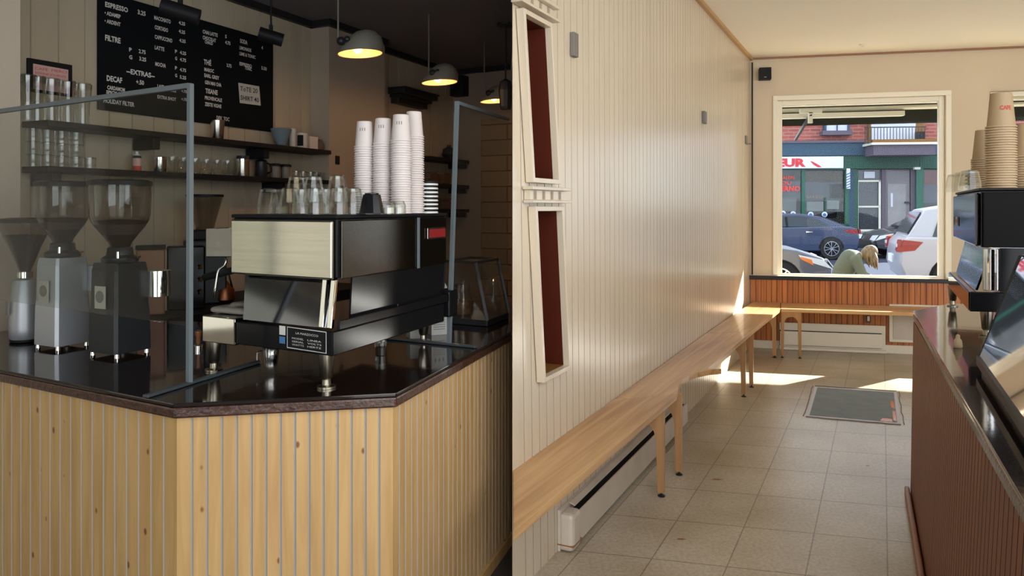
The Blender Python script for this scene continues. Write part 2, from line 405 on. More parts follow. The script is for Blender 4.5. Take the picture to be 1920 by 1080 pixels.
# dark crack at the corner and small strips
mb = MB(); mb.box(backR(.012)+BN*.012+V((0, 0, .8)), REn*.014, BN*.006, (0, 0, CZ_R-.85)); struct(mb, 'trim_1', 'black_matte')
mb = MB(); mb.box(wallR(3.1)+RN*.001+V((0, 0, CZ_R-.035)), RD*5.15, RN*.03, (0, 0, .035)); struct(mb, 'trim_2', 'trim_pine')
mb = MB(); mb.box(backR(.02)+BN*.002+V((0, 0, CZ_R-.02)), RE*5.3, BN*.02, (0, 0, .02)); struct(mb, 'trim_3', 'trim_brown')
# orange boarded dado under the window and sill
mb = boards(backR(0)+BN*.03, backR(4.4)+BN*.03, 0.05, .76, .055, .006, .005, BN); struct(mb, 'trim_4', ['orange_board', 'orange_groove'])
sl = MB(); sl.box(backR(-.02)+BN*.002+V((0, 0, .765)), RE*4.6, BN*.055, (0, 0, .03)); struct(sl, 'trim_5', 'white_paint', bevel=.004)
sl = MB(); sl.box(backR(-.02)+BN*.058+V((0, 0, .755)), RE*4.6, BN*.02, (0, 0, .042)); struct(sl, 'trim_6', 'black_metal', bevel=.004)
bb = MB(); bb.box(backR(.0)+BN*.032, RE*4.4, BN*.02, (0, 0, .085)); struct(bb, 'baseboard_back', 'white_paint')
# window frames
def window(nm, t0, t1, z0, z1, fw=.05, casing=.05):
    root = bpy.data.objects.new(nm, None); COL.objects.link(root); root['kind'] = 'structure'; OFF[root.name] = V((0, 0, 0))
    f = MB(); P = lambda t, z, d: backR(t)+V((0, 0, z))-BN*d
    def bar(ta, tb, za, zb, d0, d1): f.box(P(ta, za, d0), RE*(tb-ta), -BN*(d1-d0), (0, 0, zb-za))
    # casing on the room side
    c = casing
    bar(t0-c, t1+c, z1, z1+c, -.02, .0-.001); bar(t0-c, t0, z0+.02, z1, -.02, -.001); bar(t1, t1+c, z0+.02, z1, -.02, -.001)
    bar(t0+.001, t0+fw, z0+.001, z1-.001, .03, .10); bar(t1-fw, t1-.001, z0+.001, z1-.001, .03, .10); bar(t0+fw, t1-fw, z1-fw, z1-.001, .03, .10); bar(t0+fw, t1-fw, z0+.001, z0+.03, .03, .10)
    f.build('window_frame', 'white_paint', root, bevel=.004)
    g = MB(); g.box(P(t0+fw, z0+.03, .06), RE*(t1-t0-2*fw), -BN*.006, (0, 0, z1-z0-.03-fw)); g.build('window_pane', 'window_glass', root)
window('window_1', w1a, w1b, w1z0+.01, w1z1)
window('window_2', w2a, w2b, w1z0+.01, w2z1, .04, .0)

# ---- left room
Pb0 = backL(-60); Pb1 = W(848, HY, KL, CL)
mb = boards(Pb0, Pb1, 0, CZ_L, .15, .008, .006, LN); mb.box(V((Pb0.x, Pb0.y, 0))-LN*.02, V((Pb1.x-Pb0.x, Pb1.y-Pb0.y, 0)), -LN*.15, (0, 0, CZ_L)); struct(mb, 'wall_back_left', ['taupe_board', 'taupe_groove'])
# pilaster
q0 = backL(583); q0.z = 0; q1 = backL(690); q1.z = 0
mb = MB(); mb.box(q0+LN*.001, q1-q0, LN*.174, (0, 0, CZ_L)); struct(mb, 'wall_pilaster', 'taupe_plain')
# near left pier
c0 = at(38, HY, 3.55); c0.z = 0
mb = MB(); mb.box(c0, V((-.9, -2.0, 0))*.42, -LN*.5, (0, 0, CZ_L)); struct(mb, 'wall_pier', 'pier_cream')
# far wall facing us
e0 = V((Pb1.x, Pb1.y, 0)); fd = V((1, -.547, 0))
mb = MB(); Lw = -e0.x-.002; mb.box(e0-fd*.2, fd*(Lw+.2), V((.3, .5, 0)), (0, 0, CZ_L)); struct(mb, 'wall_far_left', 'taupe_dark')
# tiled zone on far wall
fn = V((-.547, -1, 0)).normalized()
def FW(px, py): k = -1/.547; return W(px, py, k, e0.x+e0.y/.547)
ta = FW(903, HY); ta.z = 0; tz1 = FW(930, 222).z
mb = MB(); s0 = ta+fn*.012; s1 = V((-.003, 0, 0)); s1 = s0+fd*((-.004-s0.x))
mb.quad(s0, s1, s1+V((0, 0, tz1)), s0+V((0, 0, tz1))); mb.quad(s0, s0+V((0, 0, tz1)), s0+V((0, 0, tz1))-fn*.012, s0-fn*.012); mb.uv = lambda p: ((p-s0).length*.0+V((p.x-s0.x, p.y-s0.y)).length, p.z)
struct(mb, 'wall_tiles', 'glazed_tile')
# crown moulding
mb = MB(); mb.box(Pb0*1-V((0, 0, Pb0.z))+V((0, 0, CZ_L-.05))+LN*.002, (q0-V((Pb0.x, Pb0.y, 0))), LN*.04, (0, 0, .05))
mb.box(q0+LN*.176+V((0, 0, CZ_L-.05)), q1-q0, LN*.04, (0, 0, .05)); mb.box(q0+LN*.002-LVn*.042+V((0, 0, CZ_L-.05)), LVn*.04, LN*.215, (0, 0, .05))
mb.box(q1+LN*.002+V((0, 0, CZ_L-.05)), V((Pb1.x, Pb1.y, 0))-q1, LN*.04, (0, 0, .05)); mb.box(e0+fn*.002+V((0, 0, CZ_L-.05)), fd*(Lw-.01), fn*.04, (0, 0, .05))
struct(mb, 'trim_7', 'crown_black')
wq = bpy.data.objects.new('window_3', None); COL.objects.link(wq); wq['kind'] = 'structure'; OFF['window_3'] = V((0, 0, 0))
MB().box((-4.72, -.9, .55), (-.01, 0, 0), (0, 3.05, 0), (0, 0, 2.0)).build('window_pane', 'tinted_glass', wq)  # tint added to dim the daylight from this unseen window
for y_ in (-.93, .6, 2.12): MB().box((-4.75, y_, .55), (.08, 0, 0), (0, .05, 0), (0, 0, 2.0)).build('window_frame', 'crown_black', wq)
# outer left wall, out of frame, added to hold daylight off the dark cafe
mb = MB()
for ya, yb, za, zb in ((-2.4, -.9, 0, CZ_L), (2.15, 6.6, 0, CZ_L), (-.9, 2.15, 0, .55), (-.9, 2.15, 2.55, CZ_L)): mb.box((-4.6, ya, za), (-.2, 0, 0), (0, yb-ya, 0), (0, 0, zb-za))
struct(mb, 'wall_side_left_lightblock', 'taupe_board')
# unseen walls and one window opening added behind the camera to limit light
mb = MB(); x0, x1, wa, wb, za, zb = -4.6, 0, -2.9, -.35, .35, 2.6
for a_ in ((x0, wa, 0, CZ_L), (wb, x1, 0, CZ_L), (wa, wb, 0, za), (wa, wb, zb, CZ_L)): mb.box((a_[0], -2.45, a_[2]), (a_[1]-a_[0], 0, 0), (0, -.15, 0), (0, 0, a_[3]-a_[2]))
mb.box((-.10, -2.45, 0), (.10, 0, 0), (0, 2.1, 0), (0, 0, CZ_L)); struct(mb, 'wall_behind_left_lightblock', 'taupe_board')

# ================================================================== LEFT: COUNTER
CT = .98
cA = G(0, 693, CT); cB = G(325, 757, CT); cC = G(743, 737, CT); cD = G(960, 622, CT)
cA0 = cA+(cA-cB)*.9
def f2(p, z=0): return V((p.x, p.y, z))
inA = cA0+LVn*.95; 
counter = thing('service_counter', f2(cB), 'pine boarded cafe counter with a chamfered corner and glossy black top', 'counter')
topin = [f2(cA0), f2(cB), f2(cC), f2(cD)+V((-.004, 0, 0)), V((-.004, 4.75, 0)), f2(cC)+V((-.62, 1.55, 0)), f2(cB)+LUn*.55+LVn*1.25, f2(cA0)+LVn*.9]
mb = MB(); mb.prism([p+V((0, 0, CT-.012)) for p in topin], (0, 0, .012)); mb.build('worktop', 'counter_dark', counter, bevel=.003)
mb = MB(); mb.prism([p+V((0, 0, CT-.045)) for p in topin], (0, 0, .032)); mb.build('worktop_edge', 'counter_edge', counter, bevel=.006)
cen = V((-1.3, 3.6, 0))
def inset(p, q, r, d):   # move corner q inward by d (between edges pq, qr)
    n1 = V(((q-p).y, -(q-p).x, 0)).normalized(); n2 = V(((r-q).y, -(r-q).x, 0)).normalized()
    if n1.dot(cen-q) < 0: n1 = -n1
    if n2.dot(cen-q) < 0: n2 = -n2
    m = (n1+n2); return q+m*(d/(1+n1.dot(n2)))
pp = [f2(cA0), f2(cB), f2(cC), f2(cD)]
iB = inset(pp[0], pp[1], pp[2], .016); iC = inset(pp[1], pp[2], pp[3], .016)
nA = V(((pp[1]-pp[0]).y, -(pp[1]-pp[0]).x, 0)).normalized(); nD = V(((pp[3]-pp[2]).y, -(pp[3]-pp[2]).x, 0)).normalized()
if nA.dot(cen-pp[0]) < 0: nA = -nA
if nD.dot(cen-pp[2]) < 0: nD = -nD
iA = pp[0]+nA*.016; 
dD = (pp[3]-pp[2]).normalized(); iD = iC+dD*((-.004-iC.x)/dD.x)
for nm, a, b, n, nr in (('front_panel', iA, iB, 30, -nA), ('front_panel', iB, iC, 15, None), ('front_panel', iC, iD, 27, -nD)):
    if nr is None:
        nr = V(((b-a).y, -(b-a).x, 0)).normalized(); nr = -nr if nr.dot(cen-a) > 0 else nr
    boards(a, b, .0, CT-.045, .04, .0075, .004, nr, n=n).build(nm, ['pine', 'pine_groove'], counter)
mb = MB(); mb.prism([iA+nA*.02, iB+(cen-iB).normalized()*.02, iC+(cen-iC).normalized()*.02, iD+nD*.02+V((-.003,0,0)), V((-.03, 4.7, 0)), f2(cB)+LUn*.5+LVn*1.2, f2(cA0)+LVn*.85], (0, 0, CT-.05)); mb.build('carcass', 'black_matte', counter)
mb = MB(); mb.box(iC-nD*.012, iD-iC, nD*.012, (0, 0, .05)); mb.build('base_trim', 'pine', counter)

# ================================================================== LEFT: ESPRESSO MACHINE
def machine(name, C0, u, v, lu, lv, zc, zb0, zb1, zt0, zt1, label, mats):
    """C0 near corner, u/v horizontal edge vectors, z levels: base box zb0..zb1, upper body zt0..zt1"""
    C0 = f2(C0); m = thing(name, C0+V((0, 0, zc)), label, 'espresso machine')
    P = lambda a, b, z: C0+u*(a*lu)+v*(b*lv)+V((0, 0, z))
    def slab(nm, a0, a1, b0, b1, z0, z1, mt, par=m, bev=.004):
        return MB().box(P(a0, b0, z0), u*(lu*(a1-a0)), v*(lv*(b1-b0)), (0, 0, z1-z0)).build(nm, mt, par, bevel=bev)
    slab('upper_body', .01, .99, .01, .99, zt0+.004, zt1-.012, 'black_gloss')
    slab('top_tray', 0, 1, 0, 1, zt1-.012, zt1, 'black_matte')
    return m, P, slab
MC = V((-.546, 2.33, 0)); MU = V((-.4185, .2325, 0)); MV = V((.281, .71, 0))
mach, P, slab = machine('espresso_machine', MC, MU, MV, 1, 1, CT, 1.085, 1.165, 1.322, 1.525, 'long steel and black espresso machine on tapered legs on the black worktop', None)
slab('side_panel', .03, .985, -.012, .008, zt0 := 1.322, 1.508, 'steel', bev=.006)
pb = slab('rear_panel', -.008, .006, .03, .985, 1.322, 1.508, 'dark_steel')
# badge, on the dark long side
b0 = P(-.012, .76, 1.425); bd = MB().box(b0, MV*.20, V((.02, -.008, 0))*.25, (0, 0, .045)).build('badge', 'badge_rim', pb, bevel=.004)
MB().box(b0+MV*.012+V((.006, -.0022, .006)), MV*.176, V((.02, -.008, 0))*.06, (0, 0, .033)).build('badge_plate', 'red_badge', bd)
# mirrored tapered splash panel under the upper body
a0, a1 = P(.06, .05, 1.322), P(.93, .05, 1.322); b0_, b1_ = P(.05, -.01, 1.17), P(.86, -.01, 1.17)
mb = MB(); dz = V((.0, .03, 0)); mb.prism([b0_, b1_, a1, a0], dz); mb.build('splash_panel', 'dark_mirror', mach)
for k in (0, 1):
    mb = MB(); o = P(.035+.075*k, .02, 1.322); q = P(.025+.07*k, -.02, 1.17); mb.box(q, MU*.045, MV*.02, o-q); mb.build('corner_post', 'chrome', mach, bevel=.003)
# base
bs = MB(); bs.box(P(.0, -.03, 1.087), MU*.90, MV*1.0, (0, 0, .076)); base = bs.build('base_box', 'black_gloss', mach, bevel=.004)
mb = MB(); mb.box(P(.905, -.035, 1.082), MU*.34, MV*.55, (0, 0, .092)); dt = mb.build('drip_tray', 'chrome', mach, bevel=.004)
mb = MB(); mb.box(at(386, 482, 2.74), at(438, 482, 2.62)-at(386, 482, 2.74), (.004, .012, 0), (0, 0, .105)); mb.build('cup_shield', 'chrome', mach, bevel=.003)
mb = MB(); mb.box(P(-.02, .0, 1.165), MU*.02, MV*1.02, (0, 0, .03)); mb.build('rear_ledge', 'black_gloss', mach, bevel=.003)
mb = MB(); mb.box(P(-.03, 1.0, 1.10), MU*.8, MV*.10, (0, 0, .11)); mb.build('rear_box', 'black_gloss', mach, bevel=.008)
# rear glass wall with slanted steel strip
mb = MB(); mb.prism([P(.03, .12, 1.17), P(.03, 1.0, 1.17), P(.01, 1.0, 1.322), P(.01, .12, 1.322)], V((-.006, .002, 0))); mb.build('rear_glass', 'dark_mirror' if 0 else 'black_gloss', mach)
q0_ = at(743, 573, 2.70); q1_ = at(770, 498, 2.82)
mb = MB(); mb.tube([q0_, q1_], .006); mb.build('strut', 'leg_steel', mach)
mb = MB(); mb.box(P(-.012, .66, 1.32), MV*.022, V((.003, -.001, 0)), (0, 0, .19)); mb.build('trim_strip', 'grey_frame', mach)
# rating plate and approval stickers on the base
def onside(mb, px0, py0, px1, py1, mi=0, lift=.003):  # rectangle on the base side plane
    C = P(0, -.03, 0); d = MU; k = d.x/d.y; c = C.x-k*C.y; n_ = V((-.49, -.87, 0))
    ps = [W(px0, py0[0], k, c), W(px1, py1[0], k, c), W(px1, py1[1], k, c), W(px0, py0[1], k, c)]
    mb.quad(*[p+n_*lift for p in ps], mi)
mb = MB(); onside(mb, 539, (612, 652), 613, (622, 663), 0, .002); onside(mb, 540.2, (613.5, 650.5), 611.8, (623.5, 661.5), 1, .0024)
C = P(0, -.03, 0); kk = MU.x/MU.y; cc = C.x-kk*C.y; n_ = V((-.49, -.87, 0))
def stext(s, px0, px1, py, h, sl=.14):
    a = W(px0, py, kk, cc); b = W(px1, py+(px1-px0)*sl, kk, cc); text(mb, s, a+n_*.003, b+n_*.003, (0, 0, 1), h*a.y/F, 0, 0)
stext('LA MARZOCCO', 556, 598, 626, 4)
for yy, t in ((635, ('MODEL', 'LINEA')), (641, ('SERIAL', 'VOLTS')), (647, ('WATTS', 'HERTZ'))): stext(t[0], 549, 571, yy, 3.2); stext(t[1], 578, 604, yy+4, 3.2)
mb.build('rating_plate', ['letter', 'black_matte'], base)
mb = MB(); onside(mb, 525, (610, 627), 536.5, (611.5, 628.5)); onside(mb, 525, (630, 643), 536, (631.5, 644.5), 1); mb.build('approval_sticker', ['letter', 'sticker_blue'], base)
# legs
def taper_leg(p, z0, z1, r=1): 
    h = z1-z0; return MB().lathe([(.026*r, 0), (.026*r, .006), (.013*r, .010), (.0125*r, h*.25), (.017*r, h*.3), (.0235*r, h*.93), (.024*r, h)], f2(p, z0), 20)
for px, py in ((612, 727), (401, 695), (794, 640)):
    taper_leg(G(px, py, CT), CT+.0005, 1.088, 1.12).build('leg', 'leg_steel', mach, smooth=40)
lb = P(.72, 1.02, 0); taper_leg(lb, CT+.0005, 1.088).build('leg', 'leg_steel', mach, smooth=40)
# steam wand
mb = MB(); mb.tube([at(424, 484, 2.66), at(424, 492, 2.66), at(420, 499, 2.66), at(411, 505, 2.66), at(408, 513, 2.66), at(404, 540, 2.66), at(400, 558, 2.66)], .0045); mb.build('steam_wand', 'chrome', mach, smooth=True)
mb = MB(); mb.cyl(at(384, 520, 2.75), at(436, 507, 2.62), .013, n=12); mb.build('portafilter_handle', 'black_matte', mach, smooth=40)
# folded towel on the drip tray
tp = P(1.06, .16, 1.1745)
twl = thing('bar_towel', tp, 'folded grey bar towel lying on the steel drip tray', 'towel')
tz_ = lambda a, b, z: tp+MU*a+MV*b+V((0, 0, z))
tpts = [tz_(-.16, -.10, .013), tz_(.16, -.12, .013), tz_(.15, .14, .013), tz_(-.15, .16, .013), tz_(-.15, -.02, .030), tz_(.08, -.05, .026), tz_(.02, .12, .027), tz_(-.19, -.11, .018)]
skin('cloth', tpts, [(0, 1), (1, 2), (2, 3), (3, 0), (0, 2), (1, 3), (4, 5), (5, 6), (6, 4), (7, 0), (7, 4)], [.024, .022, .022, .024, .022, .018, .020, .020], 'towel', twl, .004, (1, 1, .52))
# ---- cups and glasses on the machine
Q = lambda a, b: P(a, b, 1.5255)
def cup_proto(name, label, group, mats=('paper_cup', 'paper_rim'), r0=.0375, r1=.0285, h=.098, loc=(0, 0, 0)):
    k = r0/.0375; mb = MB(); mb.lathe([(r0-.002*k, .0), (r0+.0022*k, .0012*k), (r0+.0026*k, .003*k), (r0+.0016*k, .0050*k), (r0-.0016*k, .0054*k)], (0, 0, 0), 28, 1, False)
    mb.lathe([(r0-.0016*k, .0054*k), (r1, h-.002), (r1-.002, h), (r1-.0035, h), (r1-.004, h-.006)], (0, 0, 0), 28, 0)
    me = mb.build(name, list(mats), None, smooth=35); tag(me, label, 'paper cup', group); me.location = loc; return me
def stack(base, n, dz, proto, label, group, topl, jitter=.0006):
    for i in range(n):
        L_ = topl if i == n-1 else label
        p = V(base)+V((random.uniform(-1, 1)*jitter, random.uniform(-1, 1)*jitter, i*dz))
        if proto.get('used') is None: o = proto; proto['used'] = 1; o.location = p; o['label'] = L_; o['group'] = group
        else: o = dup(proto, p, L_, group)
    return o
CUP = cup_proto('paper_cup', '', '')
spots = [(684, 2.80, 229, 'leftmost'), (718, 2.78, 221, 'second from left'), (752, 2.74, 214, 'third from left'), (776, 2.86, 211, 'rightmost')]
sdz = .0088
for px, Y, ty, nm in spots:
    base = at(px, HY, Y); base.z = 1.5255; hz = EYE+(HY-ty)*Y/F-1.5255; n = int(round((hz-.098)/sdz))+1
    stack(base, n, sdz, CUP, 'white paper cup nested in the %s tall stack on the steel machine' % nm, 'white paper cups nested in the %s stack' % nm, 'topmost white paper cup of the %s stack on the steel machine' % nm)
del CUP['used']
for cup_ in [o for o in COL.objects if o.get('label', '').startswith('topmost white') and 'rightmost' not in o['label']]:
    mb = MB(); cp_ = cup_.location.copy()
    for k in range(3):
        a_ = -1.95+k*.27; zz_ = .060; r_ = .0375+(.0285-.0375)*(zz_/.098)+.0004; r2_ = .0375-.009*((zz_+.012)/.098)+.0004
        mb.quad(*[cp_+V((math.cos(a_+da)*rr, math.sin(a_+da)*rr, z)) for da, rr, z in ((0, r_, zz_), (.09, r_, zz_), (.09, r2_, zz_+.012), (0, r2_, zz_+.012))])
    o = mb.build('cup_print', 'paper_print'); o.parent = cup_; o.location = -cp_
# small dark print on the three near top cups
# black and white lids
LID = MB().lathe([(.0, 0), (.041, 0), (.041, .004), (.039, .007), (.0, .0075)], (0, 0, 0), 24).build('cup_lid', 'white_lid'); tag(LID, '', 'cup lid')
LID2 = MB().lathe([(.0, 0), (.038, 0), (.038, .007), (.0, .0075)], (0, 0, 0), 24).build('cup_lid', 'black_matte'); tag(LID2, '', 'cup lid')
lbp = at(802, HY, 2.93); lbp.z = 1.5255
for i in range(11):
    for pr, dz, nm in ((LID, 0, 'white'), (LID2, .0078, 'black')):
        if i == 0: o = pr; o.location = lbp+V((0, 0, dz))
        else: o = dup(pr, lbp+V((0, 0, i*.0118*1.0+dz*.6 if 0 else i*.0156+dz)))
        if i > 7: COL.objects.unlink(o); bpy.data.objects.remove(o); continue
        o['label'] = '%s plastic lid in the striped lid stack right of the paper cups' % nm; o['group'] = '%s lids of the striped stack' % nm
# tumblers, upside down
def tumbler(name, r0, r1, h, label, group, n=12):
    t = thing(name, (0, 0, 0), label, 'glass', group)
    MB().lathe([(r0, 0), (r0*1.0, h*.25), (r0*.96, h*.42), (r1, h*.96), (r1*.85, h), (.001, h)], (0, 0, 0), n, cap=False).build('glass_wall', 'glass_clear', t)
    MB().lathe([(r1*.93, h*.86), (r1*.93, h*.975), (.001, h*.98)], (0, 0, 0), n, cap=False).build('glass_base', 'glass_clear', t)
    return t
GP = tumbler('tumbler_glass', .036, .026, .088, '', None)
first = True
def put(proto, loc, label, group, nm=None):
    global first
    if proto.get('used') is None: proto['used'] = 1; o = proto; o.location = loc
    else:
        o = dup(proto, loc)
        if 'used' in o: del o['used']
    o['label'] = label; o['group'] = group; return o
gs = [(503, 2.56, 0, 'front row, leftmost'), (543, 2.52, 0, 'front row, second from left'), (592, 2.47, 0, 'front row, third from left'), (637, 2.44, 0, 'front row, fourth from left'),
      (524, 2.66, 0, 'back row, leftmost'), (566, 2.60, 0, 'back row, second from left'), (612, 2.58, 0, 'back row, behind the third front glass'), (662, 2.50, 0, 'right end, beside the black cup'),
      (556, 2.60, 1, 'upper tier, leftmost'), (588, 2.57, 1, 'upper tier, middle'), (633, 2.50, 1, 'upper tier, tallest at the right')]
for px, Y, tier, nm in gs:
    p = at(px, HY, Y); p.z = 1.5257+tier*(.042); put(GP, p, 'clear ribbed tumbler upside down on the espresso machine, %s' % nm, 'tumblers on the espresso machine')
p = at(697, HY, 2.46); p.z = 1.5256
t = thing('espresso_cup', p, 'black faceted cup upside down between the tumblers and paper cups', 'cup')
MB().lathe([(.042, 0), (.042, .004), (.029, .064), (.024, .066), (.0, .066)], p, 10).build('cup_body', 'ceramic_black', t)
mb = MB(); mb.lathe([(.018, .066), (.023, .066), (.023, .070), (.018, .070)], p, 16, cap=False); mb.build('foot_ring', 'ceramic_black', t)
for px, Y, nm in ((728, 2.50, 'left'), (747, 2.56, 'right')):
    p = at(px, HY, Y); p.z = 1.5256; t = thing('shot_glass', p, 'small cloudy shot glass upside down in front of the cup stacks, %s of two' % nm, 'glass', 'shot glasses by the black cup')
    MB().lathe([(.026, 0), (.025, .03), (.019, .045), (.001, .046)], p, 12, cap=False).build('glass_wall', 'glass_clear', t)
    MB().lathe([(.020, .003), (.019, .022), (.001, .023)], p, 12).build('sugar_residue', 'ceramic_white', t)

# ================================================================== LEFT: SCREENS
def rod(mb, a, b, wx, wy=None, side=None, mi=0):
    a, b = V(a), V(b); d = (b-a).normalized(); s = V(side).normalized() if side else V((0, 0, 1)).cross(d).normalized()
    u = d.cross(s).normalized(); wy = wy or wx
    return mb.box(a-s*wx/2-u*wy/2, b-a, s*wx, u*wy, mi)
sb = V((-1.033, 2.39, CT)); sc = thing('sneeze_guard', sb, 'large clear screen with grey frame standing in front of the grinders', 'screen')
tp_ = at(357, 157, 2.39); rl = at(0, 208, 3.06); rl2 = tp_+(rl-tp_)*1.25
mb = MB(); rod(mb, sb+V((0, 0, .008)), tp_, .015, .015, LUn); mb.build('post', 'grey_frame', sc)
mb = MB(); rod(mb, tp_-V((0, 0, .006)), rl2, .016, .016); mb.build('top_rail', 'grey_frame', sc)
mb = MB(); a = G(272, 747, CT); b = G(485, 681, CT); rod(mb, a+V((0, 0, .006)), b+V((0, 0, .006)), .022, .010); mb.build('foot_bar', 'dark_frame', sc, bevel=.003)
pz = 1.168; mb = MB(); d = rl2-tp_; mb.prism([V((tp_.x, tp_.y, pz)), V((tp_.x+d.x, tp_.y+d.y, pz)), rl2, tp_], V((.002, .003, 0))); mb.build('glass_panel', 'glass_pane', sc)
sb2 = G(842, 648, CT); sc = thing('sneeze_guard', sb2, 'clear screen with thin grey post beside the pastry case', 'screen')
t2 = at(857, 190, sb2.y); r2 = at(960, 224, 3.74); r2.x = -.02
mb = MB(); rod(mb, sb2+V((0, 0, .006)), t2, .015, .015, LUn); mb.build('post', 'grey_frame', sc)
mb = MB(); rod(mb, t2-V((0, 0, .006)), r2, .014, .014); mb.build('top_rail', 'grey_frame', sc)
mb = MB(); rod(mb, G(706, 634, CT)+V((0, 0, .006)), G(893, 653, CT)+V((0, 0, .006)), .022, .010); mb.build('foot_bar', 'dark_frame', sc, bevel=.003)
mb = MB(); mb.prism([V((sb2.x, sb2.y, pz+.05)), V((r2.x, r2.y, pz+.05)), r2, t2], V((.003, -.001, 0))); mb.build('glass_panel', 'glass_pane', sc)

# ================================================================== LEFT: GRINDERS
def polybody(mb, c, pts, z0, z1, s0, s1, mi=0):
    A = [V((c.x+x*s0, c.y+y*s0, z0)) for x, y in pts]; B = [V((c.x+x*s1, c.y+y*s1, z1)) for x, y in pts]; mb.loft(A, B, mi)
# 1: slim silver grinder with long funnel hopper
g = G(47, 640, CT); g.z = CT; gr = thing('coffee_grinder', g, 'slim silver coffee grinder with a dark funnel hopper, at the far left', 'coffee grinder', None)
mb = MB(); mb.lathe([(.052, .012), (.058, .02), (.060, .06), (.054, .17), (.047, .245), (.043, .262), (.030, .268)], g, 24); mb.build('body', 'cast_alu', gr, smooth=45)
mb = MB(); mb.lathe([(.050, 0), (.056, .004), (.056, .012), (.05, .013)], g, 24); mb.build('base', 'black_matte', gr, smooth=45)
mb = MB(); mb.lathe([(.026, .268), (.030, .27), (.030, .295), (.026, .297)], g, 24); mb.build('collar', 'chrome', gr, smooth=45)
mb = MB(); mb.lathe([(.022, .297), (.06, .40), (.098, .48), (.100, .505)], g, 26, cap=False); mb.build('hopper', 'smoke_plastic', gr, smooth=True)
mb = MB(); mb.lathe([(.020, .298), (.058, .40), (.078, .45), (.0, .455)], g, 26); mb.build('coffee_beans', 'coffee', gr, smooth=40)
mb = MB(); mb.lathe([(.104, .503), (.104, .518), (.06, .524), (.0, .524)], g, 26); mb.build('hopper_lid', 'black_matte', gr, smooth=40)
mb = MB(); mb.box(g+V((-.052, -.045, .12)), (.018, -.012, 0), (.003, .003, 0), (0, 0, .055)); mb.build('switch_plate', 'label_dark', gr)
def grinder(c, w, dp, h, rz, bodymat, label, hop, tall, knob, sticker):
    c = f2(c, CT); gr = thing('coffee_grinder', c, label, 'coffee grinder')
    ca, sa = math.cos(rz), math.sin(rz); R = lambda x, y, z: c+V((x*ca-y*sa, x*sa+y*ca, z))
    def ringp(sx, sy, z, ch=.14): 
        a, b = sx/2, sy/2; k = ch*min(a, b)
        return [R(x, y, z) for x, y in ((-a+k, -b), (a-k, -b), (a, -b+k), (a, b-k), (a-k, b), (-a+k, b), (-a, b-k), (-a, -b+k))]
    mb = MB(); zs = [(1.0, .016), (1.0, .03), (.97, h*.45), (.93, h*.55), (.90, h*.92), (.84, h)]
    for (s0, z0), (s1, z1) in zip(zs, zs[1:]): mb.loft(ringp(w*s0, dp*s0, z0), ringp(w*s1, dp*s1, z1), 0, z1 == h or z0 == .016)
    body = mb.build('body', bodymat, gr, bevel=0)
    for sx in (-1, 1):
        for sy in (-1, 1):
            q = R(sx*w*.4, sy*dp*.42, 0); MB().cyl(q+V((0, 0, .0005)), q+V((0, 0, .017)), .010, .008, 12).build('foot', 'chrome', gr, smooth=40)
    q = R(0, 0, 0)
    mb = MB(); mb.lathe([(.062, h), (.066, h+.006), (.066, h+.018), (.048, h+.03), (.045, h+.055), (.04, h+.06)], q, 24); mb.build('burr_collar', 'black_metal', gr, smooth=40)
    mb = MB(); mb.cyl(R(-.045, -.05, h+.02), R(-.045, -.05, h+.045), .007, n=10); mb.build('adjust_pin', 'chrome', gr, smooth=40)
    mb = MB(); mb.box(R(.02, -.07, h+.015), R(.07, -.02, 0)-R(.02, -.07, 0), (0, .012, 0), (0, 0, .008)); mb.build('adjust_lever', 'chrome', gr)
    r, hz = hop; b = h+.055
    mb = MB(); mb.lathe([(.034, b), (.040, b+.02), (r*.93, b+hz*.42), (r, b+hz*.52), (r*1.02, b+hz)], q, 30, cap=False); mb.build('hopper', 'smoke_plastic', gr, smooth=40)
    mb = MB(); mb.lathe([(.033, b), (.038, b+.02), (r*.85, b+hz*.36), (r*.9, b+hz*.44), (.0, b+hz*.46)], q, 30); mb.build('coffee_beans', 'coffee', gr, smooth=40)
    mb = MB(); mb.lathe([(r*1.06, b+hz-.002), (r*1.06, b+hz+.014), (r*.9, b+hz+.02), (.0, b+hz+.02)], q, 30); mb.build('hopper_lid', 'black_matte', gr, smooth=40)
    # dosing chamber at the right/back
    mb = MB(); dc = R(.01, dp*.5+.055, 0) if 0 else c+V((.125, .05, 0)); mb.cyl(dc+V((0, 0, h*.62)), dc+V((0, 0, h*.90)), .046, n=24); mb.build('doser', knob, gr, smooth=40)
    mb = MB(); mb.box(c+V((.04, .03, h*.72)), V((.06, .01, 0)), V((0, .03, 0)), (0, 0, .05)); mb.build('doser_arm', 'black_metal', gr)
    if sticker:
        fx = -w*.485; mb = MB(); mb.box(R(fx-.004, .034, h*.52), R(0, -.06, 0)-R(0, 0, 0), R(.003, 0, 0)-R(0, 0, 0), (0, 0, .085)); mb.build('sticker', sticker, body)
        mb = MB(); cc_ = R(fx-.0045, .004, h*.52+.045); nn = R(-1, 0, 0)-R(0, 0, 0); mb.cyl(cc_, cc_+nn*.001, .023, n=20); mb.build('sticker_mark', 'label_dark', body)
    return gr
c2 = G(108, 657, CT); g2 = grinder(c2+V((-.028, .080, 0)), .150, .150, .365, 1.12, 'cast_alu', 'large silver coffee grinder with dark hopper, middle of the three', (.098, .235), 1, 'cast_alu', 'label_paper')
c3 = G(216, 672, CT); g3 = grinder(c3+V((-.028, .088, 0)), .160, .165, .355, 1.12, 'black_metal', 'black coffee grinder with the widest hopper, nearest the screen post', (.108, .245), 1, 'chrome', 'label_paper')

# small chrome steam pitcher behind the black grinder
q = at(285, HY, 3.3); q.z = 0
